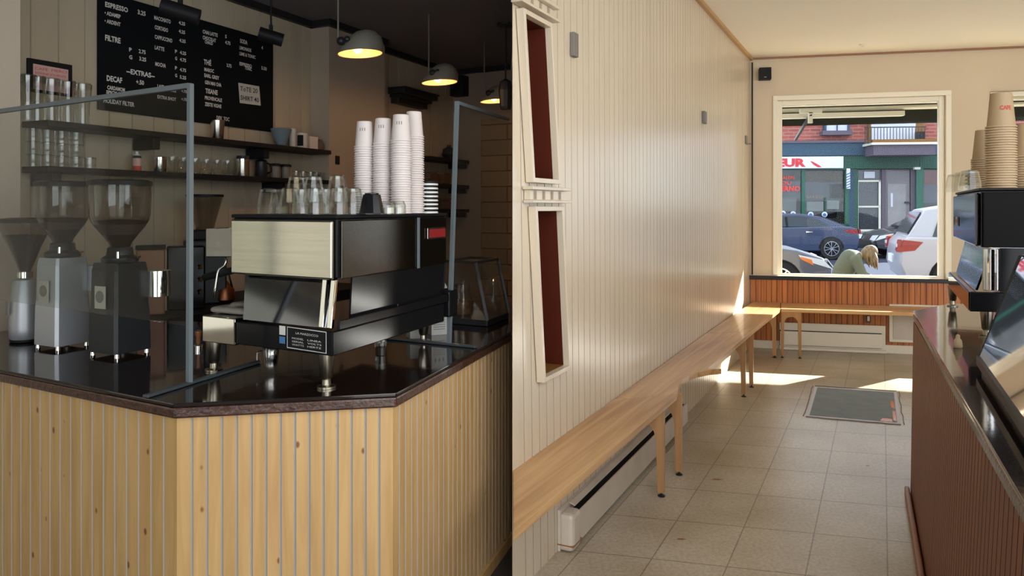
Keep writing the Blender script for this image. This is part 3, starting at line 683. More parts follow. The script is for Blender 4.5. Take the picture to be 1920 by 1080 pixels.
# tamper left of the machine
q = G(372, 655, CT); tm = thing('tamper', q, 'coffee tamper with turned brown wooden handle beside the machine leg', 'tamper')
MB().lathe([(.019, 0), (.019, .016), (.007, .022)], q, 20).build('tamper_foot', 'chrome', tm, smooth=40)
MB().lathe([(.008, .022), (.010, .03), (.009, .045), (.014, .06), (.014, .072), (.006, .078)], q, 20).build('handle', 'wood_knob', tm, smooth=40)
# saucer / knock lid right under the machine, pitcher, glass tools
q = G(438, 672, CT); q.z = CT; kn = thing('milk_pitcher', q+V((.06, .25, 0)), 'small steel milk pitcher under the machine behind the long foot bar', 'pitcher'); q = q+V((.06, .25, 0))
MB().lathe([(.030, .001), (.032, .004), (.030, .05), (.026, .07), (.027, .078)], q, 20, cap=True).build('pitcher_body', 'chrome', kn, smooth=40)
MB().tube([q+V((-.03, -.01, .065)), q+V((-.05, -.02, .06)), q+V((-.052, -.02, .025)), q+V((-.032, -.01, .018))], .004).build('handle', 'chrome', kn, smooth=True)
q = G(712, 668, CT)+V((0, .02, 0)); kn = thing('shot_glass', q, 'dark shot glass on the worktop under the machine rear', 'glass')
MB().lathe([(.02, .001), (.024, .05)], q, 14, cap=False).build('glass_wall', 'glass_clear', kn); MB().lathe([(.018, .002), (.021, .03), (0, .031)], q, 14).build('coffee', 'coffee', kn)
# milk carton
q = G(817, 629, CT); q = q+V((0, .045, 0)); mk = thing('milk_carton', q, 'white gable-top milk carton standing behind the machine', 'carton')
hw = .036; ang = .42; ca, sa = math.cos(ang), math.sin(ang); R = lambda x, y, z: q+V((x*ca-y*sa, x*sa+y*ca, z))
mb = MB(); mb.box(R(-hw, -hw, .0005), R(hw, -hw, 0)-R(-hw, -hw, 0), R(-hw, hw, 0)-R(-hw, -hw, 0), (0, 0, .215))
mb.add([R(-hw, -hw, .2155), R(hw, -hw, .2155), R(hw, hw, .2155), R(-hw, hw, .2155), R(0, -hw*.98, .272), R(0, hw*.98, .272)], [(0, 1, 4), (1, 2, 5, 4), (2, 3, 5), (3, 0, 4, 5)])
mb.box(R(-.002, -hw*.98, .27), R(.004, 0, 0)-R(0, 0, 0), R(0, hw*1.96, 0)-R(0, 0, 0), (0, 0, .014)); mb.build('carton_body', 'carton', mk)
mb = MB()
for z, s in ((.165, 'natura'), (.15, 'barista')): text(mb, s, R(hw*.55 if 0 else -hw*.8, -hw-.0006, z), R(hw*.8, -hw-.0006, z), (0, 0, 1), .012, 0, 0)
for k in range(3): mb.box(R(-.022+.018*k, -hw-.001, .105), R(.008, 0, 0)-R(0, 0, 0), R(0, .0005, 0)-R(0, 0, 0), (0, 0, .012))
for k in range(7): mb.box(R(-hw*.75, -hw-.001, .085-.01*k), R(hw*1.5, 0, 0)-R(0, 0, 0), R(0, .0005, 0)-R(0, 0, 0), (0, 0, .0025))
mb.build('carton_print', 'label_dark', mk)
# second carton half hidden
q = G(775, 640, CT)+V((0, .10, 0)); t = thing('milk_carton', q, 'squat white carton mostly hidden behind the rear machine leg', 'carton'); MB().cbox(q+V((0,0,.0005)), .075, .07, .085, 0, .4).build('carton_body', 'carton', t)

# ================================================================== LEFT: PASTRY CASE ON THE COUNTER
n0 = G(914, 613, CT); pc = thing('pastry_case', n0, 'small glass counter case with black sloping frame holding jars', 'display case')
u_ = V((-.20, .10, 0)); v_ = V((.10, .27, 0)); zt = 1.285
B = [n0, n0+v_, n0+v_+u_, n0+u_]; T = [b+V((-.055, .0, zt-CT)) if i in (0, 1) else b+V((0, 0, zt-CT)) for i, b in enumerate(B)]
mb = MB(); mb.prism([b+V((0, 0, .001)) for b in B], (0, 0, .03)); mb.build('case_floor', 'black_metal', pc, bevel=.003)
for b, t in zip(B, T): mb = MB(); rod(mb, b+V((0, 0, .03)), t, .014); mb.build('frame_post', 'black_metal', pc)
for i in range(4): mb = MB(); rod(mb, T[i], T[(i+1) % 4], .013); mb.build('top_rail', 'black_metal', pc)
mb = MB(); mb.quad(B[0]+V((0, 0, .03)), B[1]+V((0, 0, .03)), T[1], T[0]); mb.quad(B[0]+V((0, 0, .03)), B[3]+V((0, 0, .03)), T[3], T[0]); mb.build('case_glass', 'glass_clear', pc)
for px, py, Y, r, h, fill, lb in ((868, 600, 3.74, .052, .14, 'cookie', 'round glass jar of brown cookies inside the pastry case'), (925, 585, 3.84, .045, .15, 'cookie', 'tall glass jar of reddish biscuits at the right of the pastry case')):
    q = at(px, py, Y); q.z = CT+.032; j = thing('cookie_jar', q, lb, 'jar')
    MB().lathe([(r*.9, 0), (r, .008), (r, h*.72), (r*.75, h*.86), (r*.75, h)], q, 24, cap=False).build('jar_glass', 'glass_clear', j, smooth=40)
    MB().lathe([(r*.88, .003), (r*.93, .01), (r*.93, h*.5), (0, h*.55)], q, 20).build('cookies', fill, j, smooth=40)
    MB().lathe([(r*.78, h), (r*.78, h+.012), (.012, h+.016), (.012, h+.03), (0, h+.03)], q, 20).build('jar_lid', 'glass_clear', j, smooth=40)

# ================================================================== LEFT: WALL SHELVES AND WHAT STANDS ON THEM
def shelf_pt(px, off): q = W(px, HY, KL, CL+off*1.0966); return V((q.x, q.y, 0))
SH1, SH2 = 1.985, 1.755
for z, lb, brk in ((SH1, 'long black upper wall shelf under the menu board', [(262, .19), (470, .12), (605, .12)]), (SH2, 'long black lower wall shelf full of glasses', [(75, .1), (500, .12), (612, .12)])):
    a = shelf_pt(41, .012); b = shelf_pt(583, .012); a.z = b.z = z-.03; sh = thing('wall_shelf', a, lb, 'shelf', 'black shelves on the left wall')
    mb = MB(); mb.box(a, b-a-LVn*.004, LN*.2, (0, 0, .03)); mb.build('shelf_board', 'black_matte', sh, bevel=.002)
    for px, hb in brk:
        q = shelf_pt(px, .014); q.z = z-.03-.07; mb = MB(); mb.box(q, -LVn*.05, LN*.17, (0, 0, .068)); mb.build('bracket', 'black_matte', sh, bevel=.004)
def onshelf(px, z, off=.11): q = shelf_pt(px, off); q.z = z+.0006; return q
TG = tumbler('tall_glass', .034, .046, .225, '', None, 16)
for i, px in enumerate((52, 70, 97, 127, 155)):
    nm = ['leftmost', 'second from left', 'third from left', 'fourth from left', 'rightmost'][i]
    put(TG, onshelf(px, SH1), 'tall clear glass on the upper wall shelf below the framed note, %s' % nm, 'tall glasses on the upper shelf')
RG = tumbler('rocks_glass', .036, .036, .062, '', None, 16)
for i, px in enumerate((62, 89, 116, 143)):
    for k in range(3): put(RG, onshelf(px, SH2)+V((0, 0, k*.0635)), 'short clear glass, %s of the %s stacked column on the lower shelf' % (('bottom', 'middle', 'top')[k], ('first', 'second', 'third', 'fourth')[i]), 'short glasses stacked on the lower shelf')
put(RG, onshelf(168, SH2), 'single short clear glass right of the stacked glass columns', None) if 0 else None
o = put(RG, onshelf(168, SH2), 'single short clear glass right of the stacked glass columns', 'short glasses stacked on the lower shelf')
MG = thing('handled_glass', (0, 0, 0), '', 'glass'); MB().lathe([(.026, 0), (.030, .004), (.040, .09), (.040, .1)], (0, 0, 0), 16, cap=False).build('glass_bowl', 'glass_clear', MG, smooth=True)
MB().lathe([(.0, .003), (.027, .003), (.028, .012), (0, .013)], (0, 0, 0), 16).build('glass_base', 'glass_clear', MG, smooth=True)
MB().tube([V((.038, 0, .08)), V((.06, 0, .07)), V((.058, 0, .04)), V((.034, 0, .03))], .004, 6).build('handle', 'glass_clear', MG, smooth=True)
for i, px in enumerate((324, 345, 367, 388, 408, 427)):
    put(MG, onshelf(px, SH2), 'clear handled glass on the lower shelf between tin and thermos, number %s from the left' % ('one two three four five six'.split()[i]), 'handled glasses on the lower shelf')
for i, px in enumerate((556, 569, 583, 595, 604)):
    put(RG, onshelf(px, SH2), 'short clear glass on the lower shelf, number %s after the lidded jars' % ('one two three four five'.split()[i]), 'short glasses at the right end of the lower shelf')
del GP['used'], TG['used'], RG['used'], MG['used']
def simple(name, cat, label, q, parts):
    t = thing(name, q, label, cat)
    for nm, prof, mt in parts: MB().lathe(prof, q, 22).build(nm, mt, t, smooth=40)
    return t
simple('steel_tumbler', 'tumbler', 'brushed steel tumbler standing alone on the upper shelf below the menu', onshelf(408, SH1), [('tumbler_body', [(.034, 0), (.036, .004), (.045, .125), (.042, .128)], 'steel')])
simple('coffee_dripper', 'dripper', 'blue-grey conical coffee dripper on the upper shelf', onshelf(527, SH1), [('base', [(.05, 0), (.05, .008), (.036, .014)], 'ceramic_blue'), ('cone', [(.034, .014), (.040, .03), (.075, .125), (.072, .13)], 'ceramic_blue')])
simple('grinder_handle', 'canister', 'narrow white canister right of the blue dripper', onshelf(549, SH1), [('body', [(.022, 0), (.024, .003), (.024, .14), (.018, .145)], 'ceramic_white')])['category'] = 'canister'
t = simple('mug', 'mug', 'white mug with a black heart mark on the upper shelf', onshelf(566, SH1), [('mug_body', [(.042, 0), (.044, .004), (.046, .115), (.043, .118)], 'ceramic_white')])
q = onshelf(566, SH1); MB().box(q+V((-.02, -.047, .02)), (.045, -.006, 0), (0, .003, 0), (0, 0, .08)).build('black_mark', 'black_matte', t)
q = onshelf(583, SH1); t = thing('paper_box', q, 'small white box near the right end of the upper shelf', 'box'); MB().cbox(q, .09, .06, .10, 0, 1.1).build('box_body', 'ceramic_white', t)
t = simple('jug', 'jug', 'small brown jug at the right end of the upper shelf', onshelf(600, SH1, .13), [('jug_body', [(.025, 0), (.034, .02), (.032, .05), (.018, .075), (.02, .085)], 'brown_bag')])
simple('spray_can', 'can', 'red and white spray can on the lower shelf', onshelf(257, SH2), [('can_body', [(.022, 0), (.023, .003), (.023, .06)], 'red_print'), ('can_label', [(.0235, .03), (.0235, .075)], 'pink_paper'), ('nozzle', [(.02, .09), (.008, .10), (.008, .115)], 'white_lid'), ('neck', [(.023, .06), (.023, .085), (.02, .09)], 'black_metal')])
simple('steel_tin', 'tin', 'round steel tin with lid on the lower shelf left of the handled glasses', onshelf(300, SH2), [('tin_body', [(.035, 0), (.036, .002), (.036, .075)], 'steel'), ('tin_lid', [(.038, .075), (.038, .09), (.03, .094)], 'chrome')])
simple('thermos', 'thermos', 'tall steel thermos with dark top on the lower shelf', onshelf(455, SH2), [('thermos_body', [(.042, 0), (.043, .004), (.043, .105)], 'steel'), ('collar', [(.0445, .105), (.0445, .118)], 'chrome'), ('cap', [(.043, .118), (.04, .14), (.0, .142)], 'black_metal')])
q = onshelf(490, SH2); t = simple('coffee_pot', 'pot', 'black coffee pot with knob lid on the lower shelf', q, [('pot_body', [(.040, 0), (.043, .004), (.040, .11)], 'black_metal'), ('pot_lid', [(.043, .11), (.03, .125), (.01, .13), (.012, .145), (.009, .155)], 'black_matte')])
MB().tube([q+V((.04, 0, .1)), q+V((.07, 0, .09)), q+V((.07, 0, .04)), q+V((.04, 0, .03))], .006, 8).build('handle', 'black_matte', t, smooth=True)
for px, lb in ((516, 'left'), (536, 'right')): simple('lidded_jar', 'jar', 'glass jar with black lid on the lower shelf, %s one of two' % lb, onshelf(px, SH2), [('jar_body', [(.033, 0), (.034, .003), (.034, .085)], 'label_dark'), ('jar_lid', [(.040, .085), (.040, .10), (.03, .105)], 'black_matte')])

# black box mounted under the upper shelf at (262,255)
# framed note on the wall
def on_wall(px, py, lift=.006): q = W(px, py, KL, CL+lift*1.0966); return q
a0, a1, a2, a3 = [on_wall(*p, .02) for p in ((53, 108), (136, 122), (136, 182), (53, 175))]
fr = thing('framed_note', a3, 'pink note in a black frame above the tall glasses', 'picture frame')
mb = MB(); mb.prism([a0, a1, V((a1.x, a1.y, a2.z)), V((a0.x, a0.y, a2.z))], -LN*.018); mb.build('frame', 'black_matte', fr, bevel=.003)
a0, a1, a2 = on_wall(62, 119, .023), on_wall(128, 131, .023), on_wall(128, 176, .023)
mb = MB(); mb.quad(a0, a1, V((a1.x, a1.y, a2.z)), V((a0.x, a0.y, a2.z))); nt_ = mb.build('note', 'pink_paper', fr)
mb = MB(); text(mb, 'CAFE  MERCI', on_wall(65, 130, .0245), on_wall(125, 138, .0245), (0, 0, 1), .014, 0, 0); text(mb, 'BONNE JOURNEE', on_wall(66, 138, .0245), on_wall(124, 146, .0245), (0, 0, 1), .011, 0, 0); mb.build('note_lettering', 'red_print', nt_)

# menu board
z0, z1 = 2.097, 2.765; a = on_wall(183, 200, .012); b = on_wall(510, 200, .012); a.z = b.z = z0
mn = thing('menu_board', a, 'large black menu board with white letters on the left wall', 'menu board')
MB().box(a-LN*.008, b-a, LN*.02, (0, 0, z1-z0)).build('board', 'board_black', mn, bevel=.003)
def mt(s, px0, px1, py0, h):
    LX = MB()       # py0 = baseline at px0, follows the wall
    p0 = on_wall(px0, py0, .026); q = on_wall(px1, py0, .026); q.z = p0.z; text(LX, s, p0, q, (0, 0, 1), h*p0.y/F, 0, .035); LX.build('menu_lettering', 'letter', mn)
for a_ in (('ESPRESSO', 197, 240, 12, 9), ('3.25', 258, 273, 26, 8), ('• ADAMEP', 196, 226, 27, 7), ('• ARDENT', 196, 226, 42, 7), ('FILTRE', 197, 226, 75, 10), ('P', 242, 247, 96, 7), ('2.75', 260, 273, 99, 7), ('G', 242, 248, 110, 7), ('3.25', 261, 274, 113, 7),
           ('--EXTRAS--', 237, 290, 137, 9), ('DECAF', 200, 229, 151, 10), ('+.50', 255, 270, 157, 8), ('CARDAMOM', 201, 234, 167, 7), ('SPICY .75', 199, 230, 175, 6), ('HOLIDAY FILTER', 194, 252, 192, 8),
           ('MACCHIATO', 289, 320, 36, 7), ('4.25', 335, 347, 45, 6), ('CORTADO', 290, 315, 54, 7), ('4.25', 335, 347, 61, 6), ('CAPPUCCINO', 290, 323, 72, 7), ('4.25', 336, 348, 78, 6), ('LATTE', 290, 308, 92, 7), ('P', 328, 332, 99, 6), ('4.25', 337, 349, 101, 6), ('G', 328, 332, 112, 6), ('4.75', 337, 349, 114, 6),
           ('MOCHA', 291, 311, 123, 7), ('P', 328, 332, 130, 6), ('4.75', 337, 349, 133, 6), ('G', 328, 332, 144, 6), ('5.25', 337, 349, 147, 6), ('LAIT', 295, 307, 164, 6), ('D\'AMANDE', 310, 330, 170, 5), ('+.75', 340, 350, 173, 5), ('EXTRA SHOT', 295, 330, 184, 6), ('+.75', 340, 350, 188, 5),
           ('CHAI LATTE', 380, 408, 62, 6.5), ('5', 422, 425, 71, 6), ('CHOCOLAT', 380, 405, 73, 6.5), ('4.75', 422, 432, 82, 6), ('CHAUD', 384, 399, 81, 6), ('THÉ', 382, 396, 120, 9), ('MAROC', 383, 401, 133, 6.5), ('3.75', 425, 434, 125, 6), ('EARL GREY', 383, 411, 144, 6.5), ('GEN MAI CHA', 384, 415, 157, 6.5),
           ('TISANE', 385, 408, 174, 8.5), ('PROVENCALE', 384, 416, 186, 6.5), ('ZESTE VIGNE', 384, 415, 198, 6.5), ('DEX  TOC', 406, 430, 224, 7),
           ('SODA', 450, 464, 80, 7.5), ('LIMONADE', 449, 471, 92, 6), ('LIME & TONIC', 449, 479, 103, 6), ('4', 490, 493, 92, 6), ('ESPRESSO', 449, 472, 122, 6), ('TONIC', 459, 472, 130, 5.5), ('5.50', 490, 500, 130, 6)):
    mt(*a_)
a0, a1, a2, a3 = on_wall(447, 155, .03), on_wall(486, 162, .03), on_wall(489, 198, .03), on_wall(450, 193, .03)
pn = thing('price_note', a3, 'white taped note with handwritten tote and shirt prices on the menu board', 'note')
mb = MB(); mb.prism([a0, a1, a2, a3], -LN*.002); mb.build('paper_sheet', 'paper', pn)
mb = MB(); text(mb, 'ToTE 20', on_wall(450, 170, .032), on_wall(483, 175, .032), (0, 0, 1), .032, 0, .01); text(mb, 'SHIRT 40', on_wall(451, 187, .032), on_wall(485, 192, .032), (0, 0, 1), .032, 0, .01); mb.build('handwriting', 'black_matte', pn)

# ---- small black shelf, right shelves, speaker
def corb(px): q = shelf_pt(px, .012); return q
a = corb(736); b = corb(792); zc_ = EYE+(HY-190)*7.1/F
t = thing('corbel_shelf', V((a.x, a.y, zc_)), 'small black moulded ledge high on the wall', 'shelf')
mb = MB(); 
for z0_, z1_, g_ in ((.0, .05, .06), (.05, .08, .10), (.08, .125, .15), (.125, .14, .165)): mb.box(V((a.x, a.y, zc_+z0_-.05))-LVn*g_*.5, (b-a)*.85+LVn*g_, LN*(.03+g_), (0, 0, z1_-z0_))
mb.build('moulding', 'crown_black', t, bevel=.004)
for py, lb in ((303, 'highest'), (352, 'middle'), (399, 'lowest')):
    a = shelf_pt(770, .012); z = EYE+(HY-py)*7.4/F; a.z = z; b = shelf_pt(845, .012); b.z = z
    t = thing('wall_shelf', a, 'short black shelf left of the tiled wall, %s of three' % lb, 'shelf', 'short shelves left of the tiles'); MB().box(a, b-a, LN*.22, (0, 0, .035)).build('shelf_board', 'black_matte', t); 
    mb = MB(); mb.box(b-LVn*.05+V((0, 0, -.05)), LVn*.03, LN*.2, (0, 0, .049)); mb.build('bracket', 'black_matte', t)
    for k, px in enumerate((800, 825) if py != 303 else (842,)):
        q = shelf_pt(px, .12); q.z = z+.036
        if py == 303: simple('teapot', 'teapot', 'dark rounded teapot on the highest short shelf', q, [('pot_body', [(.05, 0), (.075, .05), (.06, .11), (.02, .13), (.02, .15)], 'black_metal')])
        else: t2_ = thing('paper_bag_stack', q, 'flat stack of brown paper bags on the %s short shelf, %s one' % (lb, ('left', 'right')[k]), 'paper bags', 'bag stacks on the short shelves'); mb = MB(); [mb.cbox(q+V((random.uniform(-.01, .01), random.uniform(-.01, .01), i*.016)), .15, .17, .014, 0, 1.1+random.uniform(-.1, .1)) for i in range(7)]; mb.build('bags', 'brown_bag', t2_)
q = FW(868, 182); q = q+fn*.01; sp_ = thing('loudspeaker', q, 'black box loudspeaker in the far corner of the dark cafe', 'loudspeaker')
MB().box(q-fd*.07, fd*.14, fn*.12, (0, 0, .21)).build('cabinet', 'black_matte', sp_, bevel=.006); MB().cyl(q+fn*.1205+V((0, 0, .07)), q+fn*.124+V((0, 0, .07)), .045).build('cone', 'black_gloss', sp_, smooth=40)

# ---- lamps
def barn(px, py, Y, D, rodpx, label):
    c = at(px, py, Y); t = thing('pendant_lamp', c, label, 'lamp', 'olive barn pendants over the dark counter'); r = D/2
    mb = MB(); prof = [(r, .0), (r*1.0, .006), (r*.93, r*.32), (r*.75, r*.58), (r*.45, r*.78), (r*.12, r*.86), (.001, r*.87)]
    def skew_(m_):
        for v in m_.v: u_ = (v.z-c.z)/r; v.x += r*(.42*u_-.12*u_*u_); v.z = c.z+(v.z-c.z)*1.22+(v.x-c.x)*.07
    mb.lathe(prof, c, 28, cap=False); skew_(mb); so_ = mb.build('shade', 'lamp_olive', t, smooth=True)
    sm = so_.modifiers.new('solid', 'SOLIDIFY'); sm.thickness = .002; sm.offset = 1
    mb = MB(); mb.lathe([(r*.985, .002), (r*.91, r*.31), (r*.73, r*.56), (r*.43, r*.76), (.001, r*.84)], c, 28, cap=False); skew_(mb); mb.build('shade_lining', 'lamp_inside', t, smooth=True)
    rt = V((at(rodpx, py, Y).x, Y, 0)); mb = MB(); mb.tube([V((rt.x, Y, CZ_L-.001)), V((rt.x, Y, c.z+r*.7)), V((rt.x+.01, Y, c.z+r*.45)), V((rt.x+r*.35, Y, c.z+r*.4))], .006, 8); mb.build('rod', 'lamp_olive', t, smooth=True)
    mb = MB(); mb.ball(V((rt.x+r*.30, Y-.10, c.z+r*.42)), r*.20, 12); mb.ball(V((rt.x+r*.58, Y-r*.75, c.z+r*.5)), r*.15, 12); mb.build('swivel_joint', 'black_metal', t, smooth=True)
    mb = MB(); mb.ball(c+V((-r*.1, 0, .035)), .028, 12, sc=(1, 1, 1.2)); mb.build('bulb', 'bulb', t, smooth=True)
    ld = bpy.data.lights.new('bulb_light', 'POINT'); ld.energy = 4.2; ld.color = (1, .62, .30); ld.shadow_soft_size = .03
    lo = bpy.data.objects.new('bulb_light', ld); COL.objects.link(lo); lo.location = (-r*.1, 0, .0); lo.parent = t
barn(675, 101, 4.6, .27, 634, 'olive barn pendant lamp with glowing bulb, nearest and largest of three')
barn(824, 155, 5.6, .265, 804, 'olive barn pendant lamp with glowing bulb, middle of three')
barn(929, 190, 6.5, .265, 908, 'olive barn pendant lamp with glowing bulb, smallest at the right')
c = at(948, 205, 5.9); t = thing('cage_lamp', c, 'unlit dark cage lamp on a rod from a round ceiling plate', 'lamp')
MB().cyl(V((c.x, c.y, CZ_L-.02)), V((c.x, c.y, CZ_L-.001)), .07, n=24).build('ceiling_plate', 'crown_black', t); MB().cyl(V((c.x, c.y, c.z+.24)), V((c.x, c.y, CZ_L-.02)), .007, n=8).build('rod', 'crown_black', t)
mb = MB(); mb.lathe([(.04, .0), (.045, .02), (.055, .15), (.045, .22), (.01, .24)], c, 10, cap=True); mb.build('lamp_head', 'crown_black', t)
def spot(px, py, Y, L_, label):
    c = at(px, py, Y); t = thing('spotlight', c, label, 'spotlight', 'black ceiling spotlights'); d = V((.9, -.30, -.22)).normalized() if 0 else V((.93, .3, -.25)).normalized()
    MB().cyl(c-d*L_/2, c+d*L_/2, .042, n=20).build('lamp_can', 'black_matte', t, smooth=40); MB().cyl(c+V((0, 0, .04)), V((c.x, c.y, CZ_L-.001)), .006, n=8).build('rod', 'black_matte', t); MB().box(c+V((-.01, -.01, .035)), (.02, 0, 0), (0, .02, 0), (0, 0, .04)).build('bracket', 'black_matte', t)
spot(338, 22, 3.9, .19, 'black cylinder spotlight hanging before the menu board, nearer one'); spot(508, 69, 4.75, .15, 'black cylinder spotlight at the right edge of the menu board, farther one')

# ---- back bar behind the grinders
zbk = CT
a = shelf_pt(120, .012); b = shelf_pt(583, .012); mb = MB(); mb.box(f2(a), b-a-LVn*.01, LN*.62, (0, 0, .97)); tag(mb.build('back_counter', 'black_matte', bevel=.004, loc=f2(a)), 'dark back counter along the wall behind the machines', 'counter')
def onbk(px, off): q = shelf_pt(px, off); q.z = .9706; return q
q = onbk(384, .3); bw = thing('batch_brewer', q, 'dark grey batch brewer standing on the back counter', 'coffee brewer')
MB().cbox(q, .24, .18, .38, 0, .42).build('brewer_body', 'black_metal', bw, bevel=.01); MB().cbox(q+V((0, 0, .381)), .18, .14, .06, 0, .42).build('brewer_top', 'black_matte', bw, bevel=.01)
MB().lathe([(.05, .441), (.10, .62), (.105, .64)], q, 22, cap=False).build('hopper', 'smoke_plastic', bw, smooth=True); MB().cyl(q+V((0, 0, .64)), q+V((0, 0, .655)), .108, n=22).build('hopper_lid', 'black_matte', bw)
q = onbk(349, .42); t = thing('kettle_box', q, 'black appliance with chrome knobs left of the batch brewer', 'appliance'); MB().cbox(q, .2, .095, .36, 0, .42).build('appliance_body', 'black_gloss', t, bevel=.01)
for k in range(3): MB().cyl(q+LN*.10+V((0, 0, .1+.07*k)), q+LN*.115+V((0, 0, .1+.07*k)), .012, n=12).build('knob', 'chrome', t)
q = onbk(313, .35); t = thing('storage_tin', q, 'beige square tin on the back counter beside the black grinder', 'tin'); MB().cbox(q, .18, .085, .34, 0, .42).build('tin_body', 'taupe_board', t, bevel=.008)
q = onbk(283, .4); t = thing('storage_tin', q, 'brown square tin with dark lid behind the black grinder', 'tin'); MB().cbox(q, .14, .12, .35, 0, .42).build('tin_body', 'trim_brown', t, bevel=.008); MB().cbox(q+V((0, 0, .351)), .145, .125, .02, 0, .42).build('tin_lid', 'black_matte', t)
q = onbk(420, .4); t = thing('copper_kettle', q, 'small copper kettle gleaming on the back counter behind the wand', 'kettle'); mat('copper', (.25, .10, .05), .35, metal=1)
MB().lathe([(.05, 0), (.065, .02), (.06, .08), (.03, .12), (.01, .14)], q, 20).build('kettle_body', 'copper', t, smooth=40); MB().tube([q+V((-.05, 0, .09)), q+V((-.03, 0, .17)), q+V((.03, 0, .17)), q+V((.05, 0, .09))], .006).build('handle', 'black_matte', t, smooth=True)

# ================================================================== RIGHT: BENCHES
BZ = .505; BT = .034
def B3(px, py): return G(px, py, BZ)
def FL(Y): return V((.52*(Y-2.4), Y, 0))               # front edge line
def BKL(Y): return V((KD*(Y-2.95), Y, 0))+RN*.004       # back edge (wall)
def arch(parent, p, q, z1, ax, name='end_panel', lw=.045, full=True, tk=.028, foot=True):
    """end panel from p (front foot) to q (rear foot), arch between, extruded along ax"""
    p, q = f2(p), f2(q); d = (q-p).normalized(); Ln = (q-p).length; z0 = .022; r = (Ln-2*lw)/2; pts = [(0, z0), (lw*.8, z0)]
    zc_ = z1-.045-r
    for i in range(9): a = math.pi-math.pi*i/8; pts.append((lw+r+r*math.cos(a), zc_+r*math.sin(a)))
    pts += [(Ln-lw*.8, z0), (Ln, z0), (Ln, z1), (0, z1)]
    mb = MB(); mb.prism([p+d*x+V((0, 0, z)) for x, z in pts], ax*tk); o = mb.build(name, 'oak_leg', parent)
    if foot:
        for s in (lw*.4, Ln-lw*.4):
            c = p+d*s+ax*tk/2; MB().lathe([(.016, .0006), (.016, .006), (.005, .010), (.005, .022)], c, 12).build('levelling_foot', 'black_metal', parent, smooth=40)
    return o
def halfarch(parent, p, q):
    p, q = f2(p), f2(q); d = (q-p).normalized(); Ln = (q-p).length; z1 = BZ-BT-.001; lw = .040; r_ = min(.14, Ln-lw-.02); z0 = .022
    pts = [(0, z0), (lw*.8, z0)]
    for i in range(8): a = math.pi/2*i/7; pts.append((lw+r_*(1-math.cos(a)), z1-.04-r_+r_*math.sin(a)))
    pts += [(Ln, z1-.035), (Ln, z1), (0, z1)]
    mb = MB(); mb.prism([p+d*x+V((0, 0, z)) for x, z in pts], RDn*.028); mb.build('end_panel', 'oak_leg', parent)
    c = p+d*lw*.4+RDn*.014; MB().lathe([(.020, .0006), (.020, .006), (.006, .010), (.006, .022)], c, 12).build('levelling_foot', 'black_metal', parent, smooth=40)
def seat(parent, poly, m_='oak'): 
    mb = MB(); mb.prism([V((p.x, p.y, BZ-BT)) for p in poly], (0, 0, BT)); return mb.build('seat', m_, parent, bevel=.002)
Y1 = 4.17; Y2 = 6.27
def seam(Y): return FL(Y), BKL(Y-.10)
s0a, s0b = V((.004, 2.405, 0)), V((.004, 2.965, 0))
s1f, s1b = seam(Y1); s2f, s2b = seam(Y2)
g_ = RDn*.0022
b1 = thing('bench', f2(s0a), 'nearest oak wall bench with bold grain running out of the bottom corner', 'bench', 'oak benches along the white wall')
seat(b1, [s0a, s1f-g_, s1b-g_, s0b])
EW = lambda p, w: p+V((-1, .235, 0)).normalized()*w
f1 = FL(3.98); halfarch(b1, f1-RE*.012, EW(f1, .26))
f0 = V((.02, 2.55, 0)); 
b2 = thing('bench', f2(s1f), 'middle oak wall bench with a curved scoop cut in its front edge', 'bench', 'oak benches along the white wall')
scoop = [B3(*p) for p in ((1272, 723), (1280, 712), (1292, 704), (1308, 698), (1330, 693.5), (1353, 691.5))]
seat(b2, [s1f+g_]+[f2(p) for p in scoop]+[FL(scoop[-1].y+.02), s2f-g_, s2b-g_, s1b+g_])
f1 = FL(4.30); halfarch(b2, f1-RE*.012, EW(f1, .26))
f1 = FL(6.08); halfarch(b2, f1-RE*.012, EW(f1, .32))
cf = B3(1463, 579); cback = backR(.02)+BN*.032; 
b3 = thing('bench', f2(s2f), 'farthest oak wall bench reaching the sunlit window corner', 'bench', 'oak benches along the white wall')
cbk = BKL(8.17)
seat(b3, [s2f+g_, f2(cf)-g_, cf*1-V((0, 0, cf.z))+(backR(.30)+BN*.036-f2(cf))*1.0, backR(.02)+BN*.036+RN*.004, s2b+g_])
f1 = FL(6.40); halfarch(b3, f1-RE*.012, EW(f1, .32))
pl = G(1455, 671, 0); halfarch(b3, pl, pl-RE*.34)
b4 = thing('bench', f2(cf), 'oak bench under the shop window, seen along its front', 'bench')
e1 = B3(1700, 586); e2 = backR(3.18)+BN*.066
seat(b4, [f2(cf)+RE*.006, f2(e1), e2, backR(.31)+BN*.066], 'oak_back')
p5 = f2(cf)+RE*.01+BN*-.01; arch(b4, p5, p5+RE*.19, BZ-BT-.001, -BN, lw=.03)

